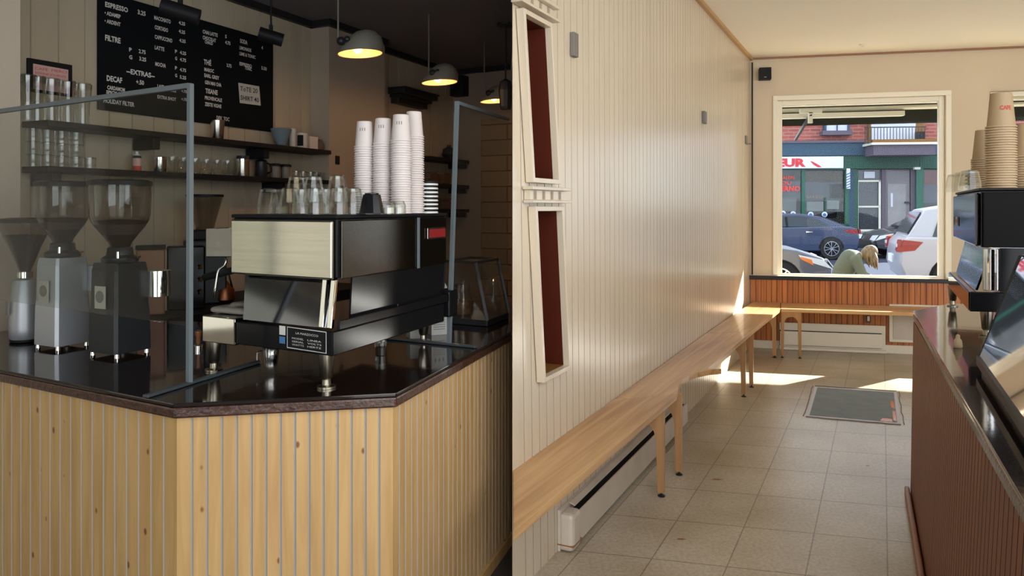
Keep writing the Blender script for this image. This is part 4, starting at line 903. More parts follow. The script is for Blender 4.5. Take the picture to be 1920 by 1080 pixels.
# heater along the left wall
hA = wallR(3.36)+RN*.002; hB = wallR(5.35)+RN*.002; hl = hB-hA
ht = thing('baseboard_heater', hA, 'long pink-white electric baseboard heater on the wall below the nearest bench', 'heater')
mb = MB(); mb.box(hA+V((0, 0, .002)), hl, RN*.012, (0, 0, .185)); mb.build('back_plate', 'cream_metal', ht)
mb = MB(); mb.prism([hA+RDn*.11+RN*.062+V((0, 0, .02)), hA+RDn*.11+RN*.068+V((0, 0, .022)), hA+RDn*.11+RN*.064+V((0, 0, .155)), hA+RDn*.11+RN*.056+V((0, 0, .155))], hl-RDn*.11); mb.build('front_cover', 'cream_metal', ht)
mb = MB(); mb.box(hA+RDn*.11+RN*.014+V((0, 0, .03)), hl-RDn*.12, RN*.038, (0, 0, .115)); mb.build('element', 'black_matte', ht)
mb = MB(); mb.prism([hA+RDn*.11+RN*.014+V((0, 0, .187)), hA+RDn*.11+RN*.040+V((0, 0, .178)), hA+RDn*.11+RN*.040+V((0, 0, .172)), hA+RDn*.11+RN*.014+V((0, 0, .180))], hl-RDn*.12); mb.build('top_cover', 'cream_metal', ht)
mb = MB(); mb.box(hA+V((0, 0, .004)), RDn*.105, RN*.075, (0, 0, .17)); mb.build('end_cap', 'cream_metal', ht, bevel=.02)
mb = MB(); mb.box(hA-RDn*.001+V((0, 0, .03)), RDn*.107, RN*.077, (0, 0, .006)); mb.build('end_seam', 'trim_brown', ht)
# heater under the window
h0 = backR(tL(1464)); h0 = BW(1464, 600); t0_ = tL(1464)-.02; t1_ = tL(1657); a = backR(t0_)+BN*.052
ht = thing('baseboard_heater', a, 'white electric baseboard heater under the window bench', 'heater'); e_ = RE*(t1_-t0_)
mb = MB(); mb.box(a+V((0, 0, .03)), e_, BN*.02, (0, 0, .26)); mb.build('back_plate', 'white_paint', ht)
mb = MB(); mb.box(a+BN*.045+V((0, 0, .055)), e_*.97, BN*.015, (0, 0, .15)); mb.build('front_cover', 'white_paint', ht, bevel=.004)
mb = MB(); mb.box(a+BN*.021+V((0, 0, .05)), e_*.96, BN*.02, (0, 0, .16)); mb.build('element', 'black_matte', ht)
mb = MB(); mb.box(a+BN*.02+V((0, 0, .004)), e_, BN*.035, (0, 0, .028)); mb.build('base_rail', 'white_paint', ht)
# outlet and access panel
q = BW(1624, 592); 
o_ = backR(tL(1622)); o_.z = zz(1622, 604); o_ = o_+BN*.034; t = thing('wall_outlet', o_, 'dark outlet with white plug on the orange boards under the bench', 'outlet'); MB().box(o_, REn*.05, BN*.006, (0, 0, .075)).build('cover_plate', 'outlet', t); MB().box(o_+REn*.012+BN*.007+V((0, 0, .02)), REn*.022, BN*.012, (0, 0, .05)).build('plug', 'white_paint', t)
a = backR(tL(1665)); a.z = .12; a = a+BN*.034; t = thing('access_panel', a, 'cream access panel on the orange boards at the end of the window bench', 'panel'); w_ = REn*.50
MB().box(a, w_, BN*.02, (0, 0, .40)).build('panel_frame', 'white_paint', t, bevel=.004); MB().box(a+w_*.07+V((0, 0, .03))+BN*.021, w_*.86, BN*.006, (0, 0, .33)).build('panel_door', 'cream_metal', t, bevel=.003)
a2 = a+V((0, 0, .385+.03)); 
# ================================================================== RIGHT: niches and wall details
def wallpt(px, py, off=0): q = W(px, py, KD, -KD*2.95+off*RDn.y*(1+KD*KD)/1.0); return q
def niche(px0, px1, ptop, pbot, label, skew, fw=.020):
    # inner opening measured at its upper corners; the box leans a little with the old wall
    a = wallpt(px0, ptop[0], .04); b = wallpt(px1, ptop[1], .04); zt_ = a.z; zb_ = wallpt(px0+skew, pbot[0], .04).z
    a = f2(a); b = f2(b); L_ = (b-a).length; sh = RDn*((wallpt(px0+skew, pbot[0], .04)-wallpt(px0, ptop[0], .04)).dot(RDn))
    t = thing('wall_niche', a+V((0, 0, zb_)), label, 'niche', 'framed niches in the white wall')
    def PT(s, z, n): f = (zt_-z)/(zt_-zb_); return a+RDn*(s*L_)+sh*f+RN*n+V((0, 0, z))
    def bar(s0, s1, za, zb, n0, n1, nm, mt_):
        mb = MB(); A = [PT(s0, za, n0), PT(s1, za, n0), PT(s1, za, n1), PT(s0, za, n1)]; Bq = [PT(s0, zb, n0), PT(s1, zb, n0), PT(s1, zb, n1), PT(s0, zb, n1)]
        mb.loft(A, Bq); return mb.build(nm, mt_, t, bevel=.002)
    k = fw/L_
    bar(-k, 0, zb_-fw, zt_+fw, -.036, .0, 'frame', 'white_board'); bar(1, 1+k, zb_-fw, zt_+fw, -.036, .0, 'frame', 'white_board')
    bar(0, 1, zt_, zt_+fw, -.036, .0, 'frame', 'white_board'); bar(0, 1, zb_-fw, zb_, -.036, .0, 'frame', 'white_board')
    return t, PT, a, L_, sh, zt_, zb_
N1 = niche(987, 1034, (26, 46), (333, 340), 'upper tall dark red recess in a white frame at the near end of the wall', 17)
N2 = niche(1009, 1055, (396, 396), (708, 688), 'lower tall dark red recess in a white frame above the nearest bench', 15)
# cut openings in the boarded wall: done by rebuilding it around the niches (boolean below)
wobj = bpy.data.objects['wall_left']
for nn in (N1, N2):
    t, PT, a, L_, sh, zt_, zb_ = nn
    dp = .14
    bm = bmesh.new(); bm.from_mesh(wobj.data); cs_ = [PT(0, zb_, 0), PT(1, zb_, 0), PT(1, zt_, 0), PT(0, zt_, 0)]; cc3 = sum(cs_, V((0, 0, 0)))/4
    pls = []
    for k in range(4):
        p, q = cs_[k], cs_[(k+1) % 4]; n3 = (q-p).cross(RN).normalized(); n3 = -n3 if n3.dot(cc3-p) < 0 else n3; pls.append((p, n3))
        near = [f for f in bm.faces if f.calc_center_median().y < 5 or f.calc_area() > .5]
        bmesh.ops.bisect_plane(bm, geom=bm.verts[:]+bm.edges[:]+bm.faces[:], plane_co=p, plane_no=n3)
    kill = [f for f in bm.faces if all(n3.dot(f.calc_center_median()-p) > 1e-5 for p, n3 in pls)]
    bmesh.ops.delete(bm, geom=kill, context='FACES'); bm.to_mesh(wobj.data); bm.free()
    # recess lining: back and four sides
    e = .0006; dq = dp-.004
    def cx_(p): return V((max(p.x, .004), p.y, p.z))
    mb = MB(); mb.quad(*[cx_(p) for p in (PT(0, zb_, -dq), PT(1, zb_, -dq), PT(1, zt_, -dq), PT(0, zt_, -dq))]); mb.build('recess_back', 'niche_olive', t)
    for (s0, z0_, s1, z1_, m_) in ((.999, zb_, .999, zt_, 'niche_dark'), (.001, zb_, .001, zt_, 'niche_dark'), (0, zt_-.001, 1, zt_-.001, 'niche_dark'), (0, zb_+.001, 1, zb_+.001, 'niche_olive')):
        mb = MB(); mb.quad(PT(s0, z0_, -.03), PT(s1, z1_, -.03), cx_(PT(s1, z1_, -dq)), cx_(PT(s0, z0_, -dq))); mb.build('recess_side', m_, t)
# dentil moulding between the two niches, and over the upper one
for nm_, (t, PT, a, L_, sh, zt_, zb_), zo in (('over', N2, None), ('top', N1, None)):
    for f_, z_, hh in ((0, zt_+.034, .012), (1, zt_+.088, .014)):
        q = PT(-.25, z_, -.036); mb = MB(); mb.box(q, RDn*L_*1.55, RN*.05, (0, 0, hh)); mb.build('moulding', 'white_board', t, bevel=.003)
    q = PT(-.2, zt_+.047, -.036); mb = MB(); mb.box(q, RDn*L_*1.45, RN*.026, (0, 0, .040)); mb.build('moulding_band', 'white_board', t)
    for k in range(4): q = PT(-.05+.33*k, zt_+.050, -.009); MB().box(q, RDn*.018, RN*.003, (0, 0, .034)).build('dentil_gap', 'white_groove', t)
# little grey boxes / sensors on the wall
for px, py0, py1, wd, lb in ((1068, 60, 105, .035, 'small grey box fixed high on the white wall beside the niche'), (1316, 208, 231, .05, 'small grey box on the white wall midway to the window')):
    q = wallpt(px, py1, .0); h_ = wallpt(px, py0).z-q.z; t = thing('wall_box', q+RN*.002, lb, 'wall box', 'grey boxes on the white wall'); MB().box(q+RN*.002, RDn*wd*1.6, RN*.022, (0, 0, h_)).build('cover', 'label_dark', t, bevel=.003)
q = wallpt(1397, 270, 0)+RN*.002; t = thing('wall_hook', q, 'small metal hook on the white wall near the window corner', 'hook'); MB().box(q, RDn*.12, RN*.008, (0, 0, .09)).build('plate', 'label_dark', t); MB().tube([q+RN*.01, q+RN*.06+V((0, 0, 0))], .006).build('hook', 'label_dark', t)
q = BW(1422, 152)+BN*.002; t = thing('loudspeaker', q, 'small black loudspeaker high in the window corner', 'loudspeaker'); MB().box(q, REn*.125, BN*.11, (0, 0, .13)).build('cabinet', 'black_matte', t, bevel=.005); MB().box(q+REn*.05+BN*.1115+V((0, 0, .02)), REn*.025, BN*.002, (0, 0, .006)).build('badge', 'label_paper', t)
q = at(1618, 83, 6.6); q = V((q.x, q.y, CZ_R)); q = V(((1618-CX)/F*(CZ_R-EYE)*F/(HY-83), (CZ_R-EYE)*F/(HY-83), CZ_R-.0005)); t = thing('ceiling_hook', q, 'tiny white fitting on the cream ceiling', 'ceiling fitting'); MB().cyl(q-V((0, 0, .012)), q, .035, n=20).build('fitting_plate', 'white_paint', t); MB().cyl(q-V((0, 0, .03)), q-V((0, 0, .012)), .008, n=10).build('fitting_stem', 'white_paint', t)
# floor poster
ps = [G(*p, .0) for p in ((1528, 725), (1681, 735), (1689, 796), (1511, 781))]
pt = thing('floor_mat', ps[3], 'grey mat taped to the tiles with pale tape and orange-red corner marks', 'mat')
mb = MB(); mb.prism([V((p.x, p.y, .0008)) for p in ps], (0, 0, .0015)); mb.build('tape_border', 'mat_tape', pt)
c_ = sum(ps, V((0, 0, 0)))/4; mb = MB(); mb.prism([V(((p-c_).x*.93+c_.x, (p-c_).y*.93+c_.y, .0024)) for p in ps], (0, 0, .001)); mb.build('mat_face', 'mat_grey', pt)
mb = MB()
for quad in (((1654, 784), (1672, 785), (1674, 791), (1650, 789)), ((1669, 752), (1676, 752), (1678, 766), (1671, 764)), ((1673, 770), (1679, 771), (1681, 790), (1675, 788))): mb.quad(*[G(*p, .0037) for p in quad])
mb.build('red_mark', 'orange_lens', pt)
mb = MB(); 
ed = [ps[0], ps[1], ps[2], ps[3]]
for i in range(4):
    p, q = ed[i], ed[(i+1) % 4]; n_ = (p+q)/2-c_; n_.normalize(); path = [p.lerp(q, k/9)+n_*(.012+.012*random.random())+V((0, 0, .004)) for k in range(10)]; mb.tube(path, .0035, 6)
mb.build('frayed_edge', 'label_dark', pt)
# floor stains: small dark marks
for px, py, sx, lb in ((1278, 1011, .022, 'dark brown scuff on a floor tile in the foreground'), (1345, 899, .03, 'short brown scuff line on the tiles behind the first bench legs'), (1627, 873, .012, 'tiny dark speck on the tiles left of the counter')):
    q = G(px, py, .0); mb = MB(); mb.lathe([(.001, .0006), (sx, .0006), (sx*.8, .0012), (.001, .0012)], (0, 0, 0), 9)
    mb.v = [q+V((v.x*(1+.5*math.sin(7*v.x/sx)), v.y*.45, v.z)) for v in mb.v]; tag(mb.build('floor_scuff', 'trim_brown', loc=q), lb, 'stain')

# ================================================================== RIGHT: COUNTER
CTR = .967; kt = .452
def TL(Y, off=0): return V((1.026+kt*(Y-1.52)+off, Y, 0))
cdir = V((kt, 1, 0)).normalized(); cn = V((cdir.y, -cdir.x, 0))
rc = thing('service_counter', TL(4.2), 'reddish-brown boarded counter with a worn black top at the right edge', 'counter')
pF = TL(4.2); pC = G(1712, 583, CTR); pC2 = G(1780, 569, CTR); ne = TL(.55)
top = [f2(ne), f2(pC), f2(pC2), f2(pC2)+V((2.2, -.5, 0)), V((3.9, .55, 0))]
mb = MB(); mb.prism([p+V((0, 0, CTR-.012)) for p in top], (0, 0, .012)); mb.build('worktop', 'counter_dark', rc, bevel=.003)
mb = MB(); mb.prism([p+V((0, 0, CTR-.05)) for p in top], (0, 0, .037)); mb.build('worktop_edge', 'counter_edge', rc, bevel=.008)
pb0 = V((2.10+.47*(.6-3.95)+.02, .6, 0)); pb1 = V((2.11+.47*(4.0-3.95), 4.0, 0)); 
# leaning front: foot line slightly further out than the top
nf = 74; mb = MB(); tA, tB = TL(.6, .016), TL(4.16, .016)
for i in range(nf):
    def pt_(s, z, o): f = (CTR-.05-z)/(CTR-.05); p = tA.lerp(tB, s).lerp(pb0.lerp(pb1, s), f); return p+V((0, 0, z))+cn*o
    s0_, s1_ = (i+.0)/nf, (i+.86)/nf; s2_ = (i+1)/nf; sm_ = (i+.93)/nf; Z = CTR-.05
    mb.quad(pt_(s0_, 0, 0), pt_(s1_, 0, 0), pt_(s1_, Z, 0), pt_(s0_, Z, 0), 0)
    if i < nf-1: mb.quad(pt_(s1_, 0, 0), pt_(sm_, 0, .005), pt_(sm_, Z, .005), pt_(s1_, Z, 0), 1); mb.quad(pt_(sm_, 0, .005), pt_(s2_, 0, 0), pt_(s2_, Z, 0), pt_(sm_, Z, .005), 1)
mb.build('front_panel', ['brown_board', 'brown_groove'], rc)
mb = MB(); A = [pb0+cn*.02, pb1+cn*.02-cdir*.02, f2(pC2)+V((.05, -.12, 0)), f2(pC2)+V((2.1, -.6, 0)), V((3.8, .6, 0))]; T_ = [tA+cn*.02, tB+cn*.02-cdir*.02]+A[2:]
mb.loft([p+V((0, 0, .0)) for p in A], [p+V((0, 0, CTR-.051)) for p in T_]); mb.build('carcass', 'brown_board', rc)
mb = MB(); mb.box(pb0-cn*.028, pb1-pb0, cn*.024, (0, 0, .055)); mb.build('base_trim', 'trim_brown', rc, bevel=.008)

# right machine
C0 = at(1836, HY, 3.30); RMU = V((KD, 1, 0))*1.08; RMV = RE*.75
mr, P, slab = machine('espresso_machine', C0, RMU, RMV, 1, 1, CTR, 1.086, 1.177, 1.367, 1.634, 'black espresso machine with mirrored side panel at the right edge of the photo', None)
slab('side_panel', .03, .985, -.016, .010, 1.375, 1.612, 'dark_mirror', mr, .006)
slab('rear_panel', -.01, .008, .02, .98, 1.372, 1.615, 'black_soft', mr, .004)
mb = MB(); mb.prism([P(-.0, -.02, 1.182), P(.80, -.02, 1.182), P(.93, .06, 1.366), P(.0, .06, 1.366)], RE*.01); mb.build('splash_panel', 'chrome', mr)
for k in range(3): mb = MB(); mb.box(P(-.01, .02+.035*k, 1.182), RMU*.02, RMV*.022, (0, 0, .184)); mb.build('corner_post', 'chrome' if k else 'leg_steel', mr, bevel=.003)
mb = MB(); mb.box(P(-.01, -.05, 1.088), RMU*.93, RMV*1.0, (0, 0, .088)); bs_ = mb.build('base_box', 'black_gloss', mr, bevel=.004)
mb = MB(); mb.box(P(.0, -.056, 1.092), RMU*.92, RMV*.004, (0, 0, .080)); mb.build('base_plate', 'dark_mirror', bs_, bevel=.002)
mb = MB(); mb.box(P(-.03, .1, 1.18), RMU*.02, RMV*.9, (0, 0, .19)); mb.build('rear_cover', 'black_gloss', mr)
q = W(1796, 424, KD, P(0, -.02, 0).x-KD*P(0, -.02, 0).y); mb = MB(); mb.box(q-REn*.004, RDn*.09, REn*.001, (0, 0, .05)); sk = mb.build('sticker', 'label_paper', mr); mb = MB(); mb.box(q-REn*.0055+RDn*.01+V((0, 0, .018)), RDn*.07, REn*.001, (0, 0, .018)); mb.build('sticker_mark', 'red_print', sk)
for px, py in ((1850, 632), (1786, 574)): q = G(px, py, CTR); taper_leg(q, CTR+.0005, 1.09, 1.15).build('leg', 'leg_steel', mr, smooth=40)
for a_, b_ in ((.1, .8), (.85, .8)): taper_leg(P(a_, b_, 0), CTR+.0005, 1.09, 1.1).build('leg', 'leg_steel', mr, smooth=40)
ztop = 1.6345
RC = cup_proto('paper_cup', '', '', ('paper_cup_tan', 'rim_tan'), .0595, .0435, .160)
for px, Y, ty, nm, gp in ((1877, 3.42, 173, 'tallest tan cup stack at the right edge', 'A'), (1846, 3.95, 245, 'thin tan cup stack just behind the tallest one', 'B'), (1924, 3.55, 232, 'tan cup stack cut off by the photo edge', 'C')):
    base = at(px, HY, Y); base.z = ztop; hz = EYE+(HY-ty)*Y/F-ztop; n = max(2, int(round((hz-.160)/.0115))+1)
    o = stack(base, n, .0115, RC, 'tan paper cup in the %s' % nm, 'tan paper cups nested in the %s' % nm, 'topmost whole tan paper cup of the %s' % nm)
    if gp == 'A':
        mb = MB(); tb = o.location
        cu = MB(); text(cu, 'cosco' if 0 else 'CAFE', V((0, 0, 0)), V((1, 0, 0)), (0, 0, 1), 1, 0, .03)
        for v in cu.v:   # wrap the print round the cup
            ang = -2.25+(v.x)*.95; zz_ = .080+v.z*.018; rr = .0595+(.0435-.0595)*(zz_/.16)+.0006; mb.v.append(tb+V((math.cos(ang)*rr, math.sin(ang)*rr, zz_)))
        mb.f = cu.f; mb.m = cu.m; pr = MB(); pr.v = mb.v; pr.f = mb.f; pr.m = mb.m; pr.uv = None
        me = pr.build('cup_print', 'red_print'); me.parent = o; me.location = -V(o.location)
if 'used' in RC: del RC['used']
for i in range(6):
    q = at(1828, HY, 4.1); q.z = ztop+i*.020; o = MB().lathe([(.0, 0), (.046, 0), (.046, .008), (.034, .014), (.034, .0195), (0, .0195)], (0, 0, 0), 22).build('espresso_cup', 'ceramic_white', smooth=40) if i == 0 else dup(o, q)
    o.location = q; tag(o, 'small cream espresso cup lid in the short stack left of the tan cups', 'cup', 'short stack left of the tan cups')
RG2 = tumbler('tumbler_glass', .052, .040, .10, '', None)
for i, (px, Y) in enumerate(((1792, 4.25), (1806, 4.0), (1818, 3.8))): put(RG2, V((at(px, HY, Y).x, Y, ztop)), 'clear tumbler upside down on the right-hand machine, %s of three' % ('leftmost', 'middle', 'rightmost')[i], 'tumblers on the right-hand machine')
del RG2['used']

# slanted pastry case at the right edge
p0 = G(1840, 692, CTR+.01); p1 = G(1915, 806, CTR+.01); t0 = V((p0.x+.27, p0.y+.18, 1.36)); dcase = (p1-p0)*1.6
pc = thing('pastry_case', f2(p0, CTR), 'black framed display case with sloping reflective glass beside the machine', 'display case')
back = V((.55, -.10, 0)); L4 = dcase
lo = [p0, p0+L4, p0+L4+back, p0+back]; hi = [t0, t0+L4, t0+L4+back*.5, t0+back*.5]
mb = MB(); mb.prism([V((p.x, p.y, CTR+.001)) for p in lo], (0, 0, .035)); mb.build('case_floor', 'black_metal', pc, bevel=.003)
mb = MB(); mb.prism([p for p in hi], (0, 0, .012)); mb.build('case_top', 'black_gloss', pc)
for a, b in zip(lo, hi): mb = MB(); rod(mb, a+V((0, 0, .02)), b, .022); mb.build('frame_post', 'black_metal', pc)
mb = MB(); rod(mb, lo[0]+V((0, 0, .03)), lo[1]+V((0, 0, .03)), .03); mb.build('bottom_rail', 'black_metal', pc); 
mb = MB(); nfr = (lo[1]-lo[0]).cross(hi[0]-lo[0]).normalized(); nfr = -nfr if nfr.x > 0 else nfr
mb.prism([lo[0]+nfr*.006+V((0, 0, .03)), lo[1]+nfr*.006+V((0, 0, .03)), hi[1]+nfr*.006, hi[0]+nfr*.006], nfr*.004); mb.build('sloping_glass', 'case_mirror', pc)
mb = MB(); mb.prism([lo[0]+back*.03, hi[0]+back*.03, hi[3], lo[3]], (0, -.005, 0)); mb.build('end_glass', 'black_gloss', pc)
q = G(1796, 652, CTR); kn = thing('pepper_pot', q, 'little pale turned pot on the counter under the mirrored machine', 'pot'); MB().lathe([(.015, .0005), (.018, .007), (.015, .03), (.008, .04), (.008, .052), (0, .056)], q, 18).build('pot_body', 'rim_tan', kn, smooth=40)

# ================================================================== OUTSIDE
GZ = -.10
OUT = V((.235, 1, 0)).normalized()
def ground(nm, y0, y1, mt_, z, top=None):
    mb = MB(); a = V((-30, y0+7, z)); 
    mb.box(V((-18, y0+4.9, z-.05)), V((50, -11.7, 0)), V((0, y1-y0, 0)), (0, 0, .05)); struct(mb, nm, mt_)
ground('ground_street', 13.2-.8, 27.2, 'asphalt', GZ-.02)
ground('ground_sidewalk', 8.95, 12.4, 'sidewalk', GZ)
ground('ground_far_sidewalk', 27.2, 33.5, 'sidewalk', GZ)
# facade frame: origin at pixel x=1615 on depth 30
FD = 30.0; fe = V((1, -.12, 0)).normalized(); fo = V((.12, 1, 0)).normalized()
def FP(px, py, off=0):    # pixel on the facade plane (offset towards us)
    k = -1/.12; o = V(((1615-CX)/F*FD, FD, 0))-fo*off; c = o.x+o.y/.12; return W(px, py, k, c)
bl = thing('shop_building', f2(FP(1615, 440), GZ), 'brick shop building across the street with green and blue front', 'building')
def fbox(nm, x0, y0, x1, y1, d0, d1, mt_, par=bl, bev=0):
    a = FP(x0, y1, d0); b = FP(x1, y1, d0); t = FP(x0, y0, d0); mb = MB(); w_ = f2(b)-f2(a)
    mb.box(a, w_, -fo*(d1-d0), (0, 0, t.z-a.z)); return mb.build(nm, mt_, par, bevel=bev)
def fquadtext(mb, s, x0, x1, yb, hpx, off, bold=.02): p0 = FP(x0, yb, off); p1 = FP(x1, yb, off); p1.z = p0.z; text(mb, s, p0, p1, (0, 0, 1), hpx*p0.y/F, 0, bold)
# brick body
a = FP(1380, 445, -.3); b = FP(1990, 445, -.3); mb = MB(); zt_ = FP(1615, 120).z
A = f2(a, GZ); wv = f2(b)-f2(a)
mb.box(A+fo*.02, wv, fo*6, (0, 0, zt_-GZ)); mb.build('wall_mass', 'shop_inside', bl)
mb = MB(); zb_ = FP(1615, 271).z; mb.quad(V((A.x, A.y, zb_)), V((A.x+wv.x, A.y+wv.y, zb_)), V((A.x+wv.x, A.y+wv.y, zt_)), V((A.x, A.y, zt_))); A0 = A.copy(); mb.uv = lambda p: (V((p.x-A0.x, p.y-A0.y)).length, p.z)
mb.build('brick_wall', 'brick', bl)
fbox('teal_band', 1380, 271, 1990, 294, -.25, .15, 'teal_band'); fbox('cornice', 1380, 267, 1990, 271, -.25, .22, 'balcony_purple')
gp = fbox('green_band', 1380, 294, 1990, 318, -.25, .05, 'green_dark')
mb = MB()
for k in range(120):
    x = 1460+k*3; q = FP(x, 316, .05); mb.box(q, fe*.03, -fo*.03, (0, 0, FP(x, 295, .05).z-q.z))
rb = mb.build('ribbed_sheet', 'green_metal', gp)
sg = fbox('shop_sign', 1400, 295, 1579, 316.5, .06, .22, 'sign_white')
mb = MB(); fquadtext(mb, 'COIFFEUR', 1379, 1511, 312.5, 14, .235, .055)
sw = [FP(x, y, .235) for x, y in ((1519, 302), (1524, 303), (1533, 308), (1541, 313), (1534, 313.5), (1526, 309))]; mb.add(sw, [tuple(range(6))]); mb.build('sign_lettering', 'sign_red', sg)
# storefront frames and glass
fbox('base_course', 1380, 434, 1990, 446, -.25, .05, 'concrete')
pane = fbox('shop_window', 1462, 318, 1505, 420, .0-.05, -.02, 'shop_glass'); fbox('shop_window', 1509, 320, 1583, 424, -.05, -.02, 'shop_glass')
fbox('shop_window', 1729, 318, 1990, 420, -.05, -.02, 'shop_glass')
for x0, x1 in ((1400, 1404), (1502, 1508), (1583, 1590), (1716, 1729)): fbox('green_post', x0, 316, x1, 440, -.05, .06, 'green_metal')
fbox('green_rail', 1400, 316, 1590, 319.5, -.05, .08, 'green_metal'); fbox('green_sill', 1400, 419, 1590, 434, -.05, .06, 'green_dark'); fbox('green_sill', 1729, 419, 1990, 434, -.05, .06, 'green_dark')
fbox('dark_post', 1545, 370, 1548, 420, -.02, .02, 'green_dark')
mb = MB(); fquadtext(mb, 'SALON', 1464, 1489, 336, 6, .01); fquadtext(mb, 'DU', 1464, 1484, 346, 6, .01); fquadtext(mb, 'ERNO', 1464, 1500, 358, 9, .01, .04); mb.build('window_lettering', 'neon_red', bl)
mb = MB(); fquadtext(mb, 'BARBIER', 1512, 1546, 372, 6, .01, .03); mb.build('window_lettering', 'label_dark', bl)
mb = MB()
for x, y in ((1468, 400), (1487, 401), (1520, 402), (1546, 402)): q = FP(x, y, .02); mb.cyl(q, q-fo*.01, .11, n=14)
mb.build('window_stickers', 'sign_white', bl); mb = MB()
for x, y in ((1468, 401), (1487, 402), (1520, 403), (1546, 403)): q = FP(x, y, .035); mb.cyl(q, q-fo*.01, .07, n=10)
mb.build('sticker_centres', 'sticker_blue', bl)
# reflections in the shop glass, imitated by coloured boxes behind the panes
fbox('reflected_wall', 1464, 340, 1500, 372, -.29, -.285, 'concrete'); fbox('reflected_wall', 1510, 341, 1581, 376, -.29, -.285, 'concrete'); fbox('reflected_wall', 1732, 346, 1765, 380, -.29, -.285, 'concrete'); fbox('reflected_awning', 1556, 345, 1582, 372, -.28, -.22, 'black_matte'); fbox('reflected_patch', 1466, 372, 1492, 396, -.28, -.2, 'label_paper')
fbox('reflected_blob_left', 1512, 378, 1543, 396, -.28, -.2, 'white_paint'); fbox('reflected_blob_right', 1550, 376, 1572, 392, -.28, -.2, 'white_paint'); fbox('reflected_brick', 1510, 322, 1580, 340, -.28, -.2, 'niche_olive'); fbox('reflected_brick', 1732, 320, 1765, 345, -.28, -.2, 'brick' if 0 else 'red_print')
# barber pole
bp = fbox('pole_back', 1586, 315, 1600, 440, -.1, .0, 'teal_band')
q0_ = FP(1590.5, 354, .2); q1_ = FP(1590.5, 319, .2); pole = MB().cyl(q0_, q1_, .075, n=20, mi=0).build('barber_pole', 'sign_white', bl, smooth=40)
mb = MB(); hz = q1_.z-q0_.z
for k in range(6):
    for m_ in range(12):
        a0, a1 = math.pi*(m_/12)+math.pi, math.pi*((m_+1)/12)+math.pi; f0, f1 = (k+m_/12*1.0)/7, (k+(m_+1)/12*1.0)/7
        if f1+.06 > 1: continue
        P4 = [q0_+V((math.cos(a0)*.078, math.sin(a0)*.078, hz*f0)), q0_+V((math.cos(a1)*.078, math.sin(a1)*.078, hz*f1)), q0_+V((math.cos(a1)*.078, math.sin(a1)*.078, hz*(f1+.06))), q0_+V((math.cos(a0)*.078, math.sin(a0)*.078, hz*(f0+.06)))]
        mb.quad(*P4)
mb.build('spiral_stripe', 'sticker_blue', pole); MB().cyl(q1_, q1_+V((0, 0, .06)), .085, n=16).build('pole_cap', 'chrome', pole)
# recessed doors
fbox('door_recess', 1600, 318, 1716, 434, -.25, -.2, 'grey_door')
dr = fbox('glass_door', 1608, 340, 1650, 432, -.19, -.12, 'shop_glass')
for b_ in ((1606, 338, 1609, 434), (1647, 338, 1651, 434), (1606, 338, 1651, 341), (1606, 386, 1651, 389), (1606, 430, 1651, 434)): fbox('door_frame', *b_, -.12, -.08, 'awning_metal', dr)
fbox('transom_window', 1608, 320, 1648, 337, -.19, -.14, 'shop_glass'); fbox('transom_notice', 1620, 322, 1640, 334, -.14, -.12, 'white_curtain')
fbox('green_jamb', 1598, 318, 1606, 434, -.2, .0, 'green_dark')
gd = fbox('grey_door', 1659, 320, 1704, 434, -.19, -.10, 'grey_door', bev=.01); fbox('door_panel', 1664, 345, 1698, 425, -.10, -.07, 'concrete', gd); fbox('door_notice', 1670, 362, 1674, 388, -.07, -.06, 'white_curtain', gd); fbox('door_handle', 1696, 378, 1706, 381, -.07, .0, 'black_metal', gd)
fbox('door_frame', 1651, 318, 1658, 434, -.2, -.05, 'balcony_purple'); fbox('door_frame', 1705, 318, 1715, 434, -.2, -.05, 'balcony_purple')
# upper window
uw = fbox('upper_window', 1544, 232, 1586, 247, .0-.28, .02, 'white_curtain'); fbox('window_frame', 1542, 228, 1545, 250, -.28, .08, 'teal_band', uw); fbox('window_frame', 1584, 228, 1588, 250, -.28, .08, 'teal_band', uw); fbox('window_frame', 1564, 228, 1566, 248, -.28, .06, 'teal_band', uw); fbox('window_sill', 1537, 247, 1592, 255, -.28, .16, 'balcony_purple', uw)
# balcony with railing and curtains
fbox('balcony_opening', 1625, 225, 1727, 268, -.28, -.2 if 0 else .01, 'niche_olive'); fbox('balcony_curtain', 1633, 225, 1716, 266, .02, .06, 'white_curtain')
bs_ = fbox('balcony_slab', 1615, 272, 1740, 276, .02, 1.2, 'awning_metal'); fbox('balcony_skirt', 1622, 276, 1734, 294, .16, 1.1, 'balcony_purple'); fbox('balcony_deck', 1618, 266, 1736, 272, .02, 1.1, 'niche_olive')
for k in range(20): x = 1622+k*5.9; a = FP(x, 270, 1.0); b = FP(x, 240, 1.0); MB().cyl(a, b, .014, n=6).build('baluster', 'black_metal', bl)
mb = MB(); rod(mb, FP(1620, 239, 1.0), FP(1737, 238, 1.0), .04); mb.build('handrail', 'black_metal', bl); mb = MB(); rod(mb, FP(1620, 268, 1.0), FP(1737, 267, 1.0), .03); mb.build('lower_rail', 'black_metal', bl)
fbox('chair_on_balcony', 1715, 248, 1728, 266, .3, .6, 'black_matte')
# security lamp
q = FP(1712, 318, .1); t = thing('street_camera', q, 'small white camera on the green front above the grey door', 'camera'); MB().box(q, fe*.22, -fo*.15, (0, 0, .09)).build('housing', 'white_lid', t); MB().tube([q+fe*.25, q+fe*.3+V((0, 0, .25))], .02).build('arm', 'green_metal', t)

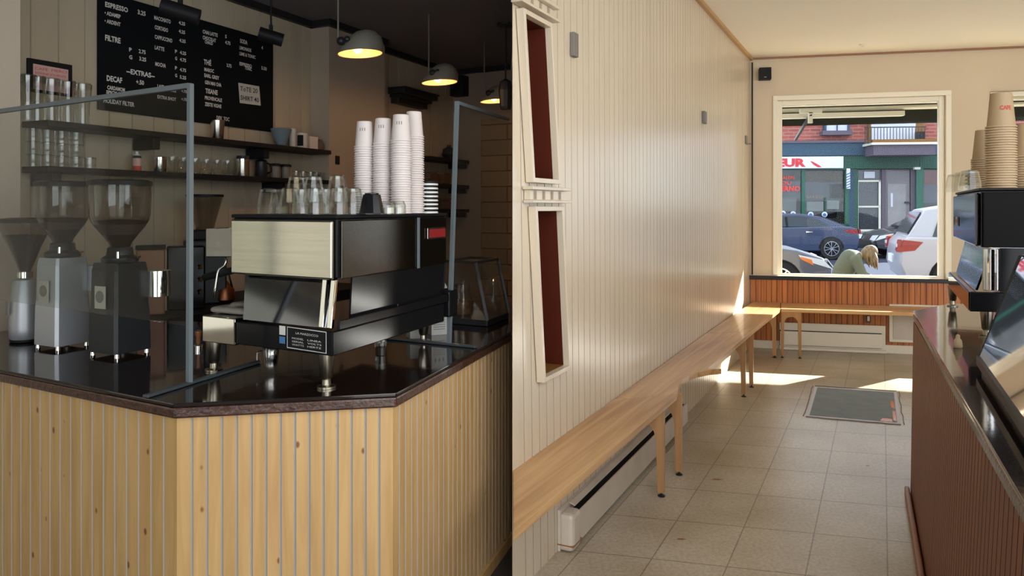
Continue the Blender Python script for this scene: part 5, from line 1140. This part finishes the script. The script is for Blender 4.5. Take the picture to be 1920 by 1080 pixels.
# awning of our own shop
a = backR(-.6)-BN*.14; a.z = 3.35
aw = thing('awning', a, 'dark green awning seen from below through the window', 'awning'); r0 = RE*9.5
mb = MB(); p_ = a+OUT*2.15+V((0, 0, -.38)); mb.prism([a, a+V((0, 0, -.02)), p_+V((0, 0, -.02)), p_], r0); mb.build('canopy', 'awning', aw)
mb = MB(); mb.box(p_+V((0, 0, -.30)), r0, OUT*.01, (0, 0, .30)); mb.build('valance', 'awning', aw)
for px, py, Y, rr in ((1600, 204, 9.1, .028), (1600, 193, 8.8, .03)):
    q = at(px, py, Y); MB().cyl(q-RE*2.2, q+RE*3.5, rr, n=10).build('cross_tube', 'awning_metal', aw)
q = at(1462, 222, 9.25); MB().box(q, RE*1.38, OUT*.12, (0, 0, .055)).build('beam', 'awning_metal', aw)
q = at(1520, 212, 9.0); mb = MB(); mb.box(q+V((-.12, 0, 0)), (.26, 0, 0), (0, .05, 0), (0, 0, .05)); mb.box(q+V((-.02, 0, -.12)), (.045, 0, 0), (0, .04, 0), (0, 0, .13)); mb.build('bracket', 'awning_metal', aw)
mb = MB(); rod(mb, q+V((0, 0, -.02)), q+V((.12, .8, -.25)), .03); mb.build('arm', 'black_metal', aw)

# cars
def car(name, origin, rz, body, label, kind='sedan', tail=True):
    """x forward, origin at ground centre"""
    o = f2(origin, GZ); t = thing(name, o, label, 'car'); ca, sa = math.cos(rz), math.sin(rz); R = lambda x, y, z: o+V((x*ca-y*sa, x*sa+y*ca, z))
    if kind == 'sedan':
        low = [(-2.28, .42), (-2.30, .70), (-2.25, .95), (-2.05, 1.02), (-1.4, 1.03), (.9, .98), (1.7, .88), (2.15, .74), (2.28, .55), (2.26, .30), (1.85, .24), (-1.95, .24), (-2.25, .30)]
        roof = [(-1.95, 1.01), (-1.15, 1.34), (-.55, 1.43), (.15, 1.42), (.55, 1.33), (1.25, .97)]; wx = (-1.42, 1.38); wr = .335; hw = .89
        sg_ = [(-1.42, 1.03), (-1.05, 1.27), (-.5, 1.36), (.12, 1.35), (.45, 1.28), (.98, 1.02)]
    else:
        low = [(-2.25, .45), (-2.32, .62), (-2.28, 1.0), (-2.15, 1.12), (1.0, 1.08), (1.8, 1.02), (2.2, .85), (2.28, .55), (2.2, .32), (-2.1, .32), (-2.25, .38)]
        roof = [(-2.15, 1.10), (-1.85, 1.60), (-1.4, 1.68), (.2, 1.66), (.6, 1.56), (1.25, 1.08)]; wx = (-1.4, 1.4); wr = .37; hw = .93
        sg_ = [(-1.75, 1.12), (-1.62, 1.50), (-1.3, 1.58), (.15, 1.57), (.45, 1.48), (.95, 1.13)]
    mb = MB(); n = len(low)
    cs = [(-hw*.86, .96, .03), (-hw, 1, 0), (hw, 1, 0), (hw*.86, .96, .03)]
    secs = [[R(x*s if abs(x) > 1.5 else x, y*1.0, z if z < .5 else z*(1-.5*dz)) for x, z in low] for y, s, dz in ((-hw, .985, .0), (hw, .985, 0))]
    inn = [[R(x, y, z) for x, z in low] for y in (-hw*.8, hw*.8)]
    b_ = len(mb.v); ordr = [secs[0], inn[0], inn[1], secs[1]]
    for q in ordr: mb.v += q
    for s in range(3):
        for i in range(n): j = (i+1) % n; mb.f.append((s*n+i, s*n+j, (s+1)*n+j, (s+1)*n+i)); mb.m.append(0)
    mb.f.append(tuple(range(n-1, -1, -1))); mb.m.append(0); mb.f.append(tuple(3*n+i for i in range(n))); mb.m.append(0)
    bd_ = mb.build('car_body', body, t, smooth=35, bevel=.04)
    mb = MB(); A = [R(x, -hw*.93 if i in (0, 5) else -hw*.74, z) for i, (x, z) in enumerate(roof)]; Bq = [R(x, hw*.93 if i in (0, 5) else hw*.74, z) for i, (x, z) in enumerate(roof)]
    mb.loft(A, Bq); mb.build('cabin', body, t, smooth=30, bevel=.03)
    for sgn in (-1, 1):
        mb = MB(); zr0, zr1 = roof[0][1], max(z for x, z in roof)
        def yy(z): f = (z-zr0)/(roof[1][1]-zr0); f = min(max(f, 0), 1); return sgn*(hw*(.93-.19*f)+.012)
        mb.prism([R(x, yy(z), z) for x, z in sg_], R(0, sgn*.008, 0)-R(0, 0, 0)); mb.build('side_window', 'car_glass', t)
        mb = MB(); mb.box(R(-.12, sgn*(hw*.93+.0), sg_[0][1]), R(.06, 0, 0)-R(0, 0, 0), R(0, sgn*.03, 0)-R(0, 0, 0), R(0, -sgn*.14, .30)-R(0, 0, 0)); mb.build('door_pillar', 'black_matte', t)
        for hx in (-.85, .35): mb = MB(); mb.box(R(hx, sgn*hw, .84), R(.2, 0, 0)-R(0, 0, 0), R(0, sgn*.03, 0)-R(0, 0, 0), (0, 0, .035)); mb.build('door_handle', 'chrome', t)
        for x in wx:
            c = R(x, sgn*(hw-.17), wr); ax = R(0, sgn, 0)-R(0, 0, 0); w_ = MB().cyl(c, c+ax*.2, wr, n=28).build('wheel', 'tyre', t, smooth=40)
            mb = MB(); mb.cyl(c+ax*.2, c+ax*.207, wr*.70, n=24); mb.build('wheel_disc', 'black_matte', w_)
            mb = MB()
            for k in range(5):
                for s_ in (-.13, .13):
                    a = 2*math.pi*k/5+s_; dv = (R(math.cos(a), 0, 0)-R(0, 0, 0))+V((0, 0, math.sin(a))); dv2 = (R(math.cos(a+s_), 0, 0)-R(0, 0, 0))+V((0, 0, math.sin(a+s_)))
                    rod(mb, c+ax*.215+dv*wr*.10, c+ax*.215+dv2*wr*.66, .035, .02, ax)
            mb.cyl(c+ax*.205, c+ax*.225, wr*.15, n=12)
            for k in range(24): a = 2*math.pi*k/24; b2_ = 2*math.pi*(k+1)/24; d1 = (R(math.cos(a), 0, 0)-R(0, 0, 0))+V((0, 0, math.sin(a))); d2 = (R(math.cos(b2_), 0, 0)-R(0, 0, 0))+V((0, 0, math.sin(b2_))); mb.quad(c+ax*.212+d1*wr*.64, c+ax*.212+d2*wr*.64, c+ax*.212+d2*wr*.70, c+ax*.212+d1*wr*.70)
            mb.build('rim', 'chrome', w_)
            mb = MB()
            for k in range(13):
                a = math.pi*k/12; b2_ = math.pi*(k+1)/12
                if k < 12: d1 = (R(math.cos(a), 0, 0)-R(0, 0, 0))+V((0, 0, math.sin(a))); d2 = (R(math.cos(b2_), 0, 0)-R(0, 0, 0))+V((0, 0, math.sin(b2_))); mb.quad(c+ax*.175+d1*wr*.96, c+ax*.175+d2*wr*.96, c+ax*.175+d2*wr*1.14, c+ax*.175+d1*wr*1.14)
            mb.build('wheel_arch', 'black_matte', t)
        # lights wrap the corners
        if kind == 'sedan': tz, th_, ln = .80, .15, .42; xt = -2.2
        else: tz, th_, ln = .84, .22, .34; xt = -2.24
        mb = MB(); mb.prism([R(xt-.04, sgn*(hw+.004), tz), R(xt+ln*.6, sgn*(hw+.004), tz+.03), R(xt+ln, sgn*(hw+.004), tz+th_*.85), R(xt+.02, sgn*(hw+.004), tz+th_)], R(0, -sgn*.06, 0)-R(0, 0, 0)); mb.prism([R(-2.325, sgn*hw*.74, tz+.03), R(-2.325, sgn*(hw+.0), tz), R(-2.30, sgn*(hw+.0), tz+th_), R(-2.29, sgn*hw*.76, tz+th_)], R(.06, 0, 0)-R(0, 0, 0)); tl_ = mb.build('tail_light', 'tail_red', t)
        mb = MB(); mb.prism([R(-2.33, sgn*hw*.78, tz+th_*.4), R(-2.33, sgn*hw*.97, tz+th_*.4), R(-2.325, sgn*hw*.97, tz+th_*.68), R(-2.325, sgn*hw*.79, tz+th_*.68)], R(.02, 0, 0)-R(0, 0, 0)); mb.build('reversing_lens', 'lamp_clear', tl_)
        mb = MB(); mb.prism([R(2.26, sgn*(hw+.004), .56), R(1.75, sgn*(hw+.004), .72), R(1.70, sgn*(hw+.004), .80), R(2.12, sgn*(hw+.004), .72)], R(0, -sgn*.05, 0)-R(0, 0, 0)); mb.prism([R(2.27, sgn*hw*.5, .58), R(2.29, sgn*hw, .56), R(2.16, sgn*hw, .74), R(2.2, sgn*hw*.55, .72)], R(.02, 0, 0)-R(0, 0, 0)); hl_ = mb.build('headlight', 'lamp_clear', t)
        mb = MB(); mb.prism([R(1.95, sgn*(hw+.009), .62), R(1.74, sgn*(hw+.009), .725), R(1.73, sgn*(hw+.009), .77), R(1.92, sgn*(hw+.009), .72)], R(0, -sgn*.02, 0)-R(0, 0, 0)); mb.build('turn_signal', 'orange_lens', hl_)
    # windscreens
    for (i0, i1) in ((0, 1), (4, 5)):
        (xa, za), (xb, zb) = roof[i0], roof[i1]; lo_, hi_ = (i0, i1) if i0 == 0 else (i1, i0); (xa, za), (xb, zb) = roof[lo_], roof[hi_]; s_ = -1 if i0 == 0 else 1
        f0, f1 = .10, .88; x0, z0_ = xa+(xb-xa)*f0, za+(zb-za)*f0; x1, z1_ = xa+(xb-xa)*f1, za+(zb-za)*f1; y0_, y1_ = hw*.83, hw*.70
        mb = MB(); mb.prism([R(x0+s_*.012, -y0_, z0_+.012), R(x0+s_*.012, y0_, z0_+.012), R(x1+s_*.012, y1_, z1_+.012), R(x1+s_*.012, -y1_, z1_+.012)], R(s_*.012, 0, 0)-R(0, 0, 0)+V((0, 0, .012))); mb.build('rear_window' if i0 == 0 else 'windscreen', 'car_glass', t)
    mb = MB(); mb.box(R(-2.335, -.3, .52 if kind == 'sedan' else .62), R(0, .6, 0)-R(0, 0, 0), R(.04, 0, 0)-R(0, 0, 0), (0, 0, .14)); mb.build('number_plate', 'sign_white', t)
    mb = MB(); mb.box(R(2.26, -.5, .32), R(0, 1.0, 0)-R(0, 0, 0), R(.04, 0, 0)-R(0, 0, 0), (0, 0, .22)); mb.build('grille', 'black_matte', t)
    return t
ang = math.atan2(-.12, 1)
q = G(1549, 484, GZ); ccx = q-fe*0; 
c1 = f2(G(1558, 486, GZ))-fe*1.42+fo*.85
car('parked_car', c1, ang+math.pi, 'car_blue', 'blue sedan parked across the street in front of the shop')
c4 = at(1635, HY, 24.2); c4 = f2(c4)+fe*2.30+fo*.7; car('parked_car', c4, ang+math.pi, 'car_black', 'dark sedan across the street half hidden behind the white car')
c5 = f2(at(1553, HY, 13.9))-fe*2.32+fo*.3; car('parked_car', c5, math.atan2(-.235, 1), 'car_grey', 'grey car on the near kerb, only bonnet and headlight in view')
c6 = f2(at(1686, HY, 13.4))+V((2.3*math.cos(-.36), 2.3*math.sin(-.36), 0))+V((.3, .85, 0)); car('parked_car', c6, -.36, 'car_white', 'white sport utility car on the near kerb seen from its tail light', 'suv')
# grey bin and step by the grey door
q = FP(1693, 433, 1.4); q.z = GZ; t = thing('planter_box', q, 'dark box standing before the grey door across the street', 'box'); MB().box(q-fe*.35, fe*.75, -fo*.4, (0, 0, .95)).build('box_body', 'black_matte', t, bevel=.03)

# low street bench and the seated person
pw = at(1590, HY, 11.5); sbp = V((pw.x, pw.y, GZ)); X = REn; Yd = OUT
sb_ = thing('street_bench', sbp-X*.9, 'low wooden bench on the sidewalk under the seated person', 'bench')
MB().box(sbp-X*.9-Yd*.22+V((0, 0, .29)), X*1.5, Yd*.42, (0, 0, .045)).build('seat', 'oak', sb_)
for s in (-.82, .48): 
    for d_ in (-.18, .13): MB().box(sbp+X*s+Yd*d_, X*.05, Yd*.05, (0, 0, .29)).build('leg', 'black_metal', sb_)
def J(x, y, z): return sbp+X*x+Yd*y+V((0, 0, z))
pr = thing('person', J(0, 0, 0), 'person in a green jacket sitting bent forward with head down outside the window', 'person')
# body (skin): pelvis, spine, neck, legs, arms in one surface
pts = [J(-.10, 0, .50), J(-.06, 0, .68), J(.03, 0, .84), J(.10, 0, .89), J(.17, -.01, .905), J(.22, -.02, .915),
       J(-.02, -.10, .48), J(.34, -.14, .50), J(.38, -.14, .10), J(.50, -.15, .04),
       J(-.02, .10, .48), J(.34, .14, .50), J(.40, .14, .10), J(.52, .15, .04),
       J(.08, -.17, .84), J(.16, -.24, .62), J(.36, -.18, .55), J(.43, -.15, .54),
       J(.08, .17, .84), J(.16, .24, .62), J(.36, .18, .55), J(.43, .14, .54)]
ed_ = [(0, 1), (1, 2), (2, 3), (3, 4), (4, 5), (0, 6), (6, 7), (7, 8), (8, 9), (0, 10), (10, 11), (11, 12), (12, 13), (3, 14), (14, 15), (15, 16), (16, 17), (3, 18), (18, 19), (19, 20), (20, 21)]
rad = [.12, .115, .115, .08, .05, .05, .085, .06, .045, .035, .085, .06, .045, .035, .05, .042, .03, .028, .05, .042, .03, .028]
skin('body', pts, ed_, rad, 'skin', pr)
# jacket over torso and sleeves, trousers over the legs
jp = [pts[0]+V((0, 0, .02)), pts[1], pts[2], J(.09, 0, .875), pts[14], pts[15], pts[16], pts[18], pts[19], pts[20]]
skin('jacket', jp, [(0, 1), (1, 2), (2, 3), (3, 4), (4, 5), (5, 6), (3, 7), (7, 8), (8, 9)], [.155, .16, .16, .115, .085, .068, .05, .085, .068, .05], 'jacket', pr)
skin('trousers', [pts[0]-V((0, 0, .03)), pts[6], pts[7], J(.39, -.14, .16), pts[10], pts[11], J(.41, .14, .16)], [(0, 1), (1, 2), (2, 3), (0, 4), (4, 5), (5, 6)], [.14, .105, .08, .062, .105, .08, .062], 'trousers', pr)
for s in (-1, 1): MB().ball(J(.50, s*.15, .045), .07, 12, sc=(1.7, .8, .62)).build('shoe', 'black_matte', pr, smooth=True)
# fingers
for s in (-1, 1):
    for k in range(4): b_ = J(.44, s*.15+(k-1.5)*.018, .545); mb = MB(); mb.tube([b_, b_+X*.04+V((0, 0, -.005)), b_+X*(.06+.006*(k == 1))+V((0, 0, -.03))], [.009, .008, .006], 8); mb.build('finger', 'skin', pr, smooth=True)
    mb = MB(); b_ = J(.41, s*.11, .545); mb.tube([b_, b_+X*.02-Yd*s*.025, b_+X*.045-Yd*s*.02+V((0, 0, -.012))], [.010, .009, .007], 8); mb.build('thumb', 'skin', pr, smooth=True)
# head, face pointing forward and down
hc = J(.30, -.02, .935); fwd = (X*.75+V((0, 0, -.66))).normalized(); upv = (X*.66+V((0, 0, .75))).normalized(); sd_ = fwd.cross(upv)
def HP(f, s, u): return hc+fwd*f+sd_*s+upv*u
mb = MB(); mb.ball((0, 0, 0), .1, 20)
hd = []
for v in mb.v: f, s, u = v.y/.1, v.x/.1, v.z/.1; hd.append(HP(f*.095*(1-.12*max(0, -u)), s*.075*(1-.22*max(0, -u)), u*.118))
mb.v = hd; head = mb.build('head', 'skin', pr, smooth=True)
mb = MB(); mb.add([HP(.088, -.012, -.02), HP(.088, .012, -.02), HP(.115, 0, -.028), HP(.09, 0, .03)], [(0, 1, 2), (0, 2, 3), (1, 3, 2)]); mb.build('nose', 'skin', head, smooth=True)
for s in (-1, 1): mb = MB(); mb.ball(HP(.085, s*.03, .012), .011, 8); mb.build('eye', 'white_lid', head, smooth=True); mb = MB(); mb.ball(HP(.0, s*.075, -.005), .026, 10, sc=(.5, .9, 1)); mb.build('ear', 'skin', head, smooth=True)
mb = MB(); mb.box(HP(.083, -.02, -.062), sd_*.04, fwd*.006, upv*.008); mb.build('mouth', 'red_print', head)
# hair: cap plus hanging locks
mb = MB(); mb.ball((0, 0, 0), .1, 22); hv = []
for v in mb.v:
    f, s, u = v.y/.1, v.x/.1, v.z/.1; k = 1.0 if (f < .35 or u > .45) else .86
    hv.append(HP((f*.112-.008)*k, s*.094*k, u*.134*k+.006))
mb.v = hv; mb.build('hair_cap', 'hair', pr, smooth=True)
mb = MB()
for i in range(46):
    a = -2.7+5.4*i/45; f = -math.cos(a)*.085; s = math.sin(a)*.088; f = min(f, .05); b_ = HP(f, s, random.uniform(.0, .05)); dn = V((0, 0, -1)); o1 = (b_-hc).normalized()*.012
    ln = random.uniform(.16, .24); mb.tube([b_, b_+o1+dn*ln*.35+X*.01, b_+o1*1.2+dn*ln*.7+X*.03*random.random(), b_+dn*ln+X*.03], [.017, .019, .015, .005], 6)
mb.build('hair_locks', 'hair', pr, smooth=True)
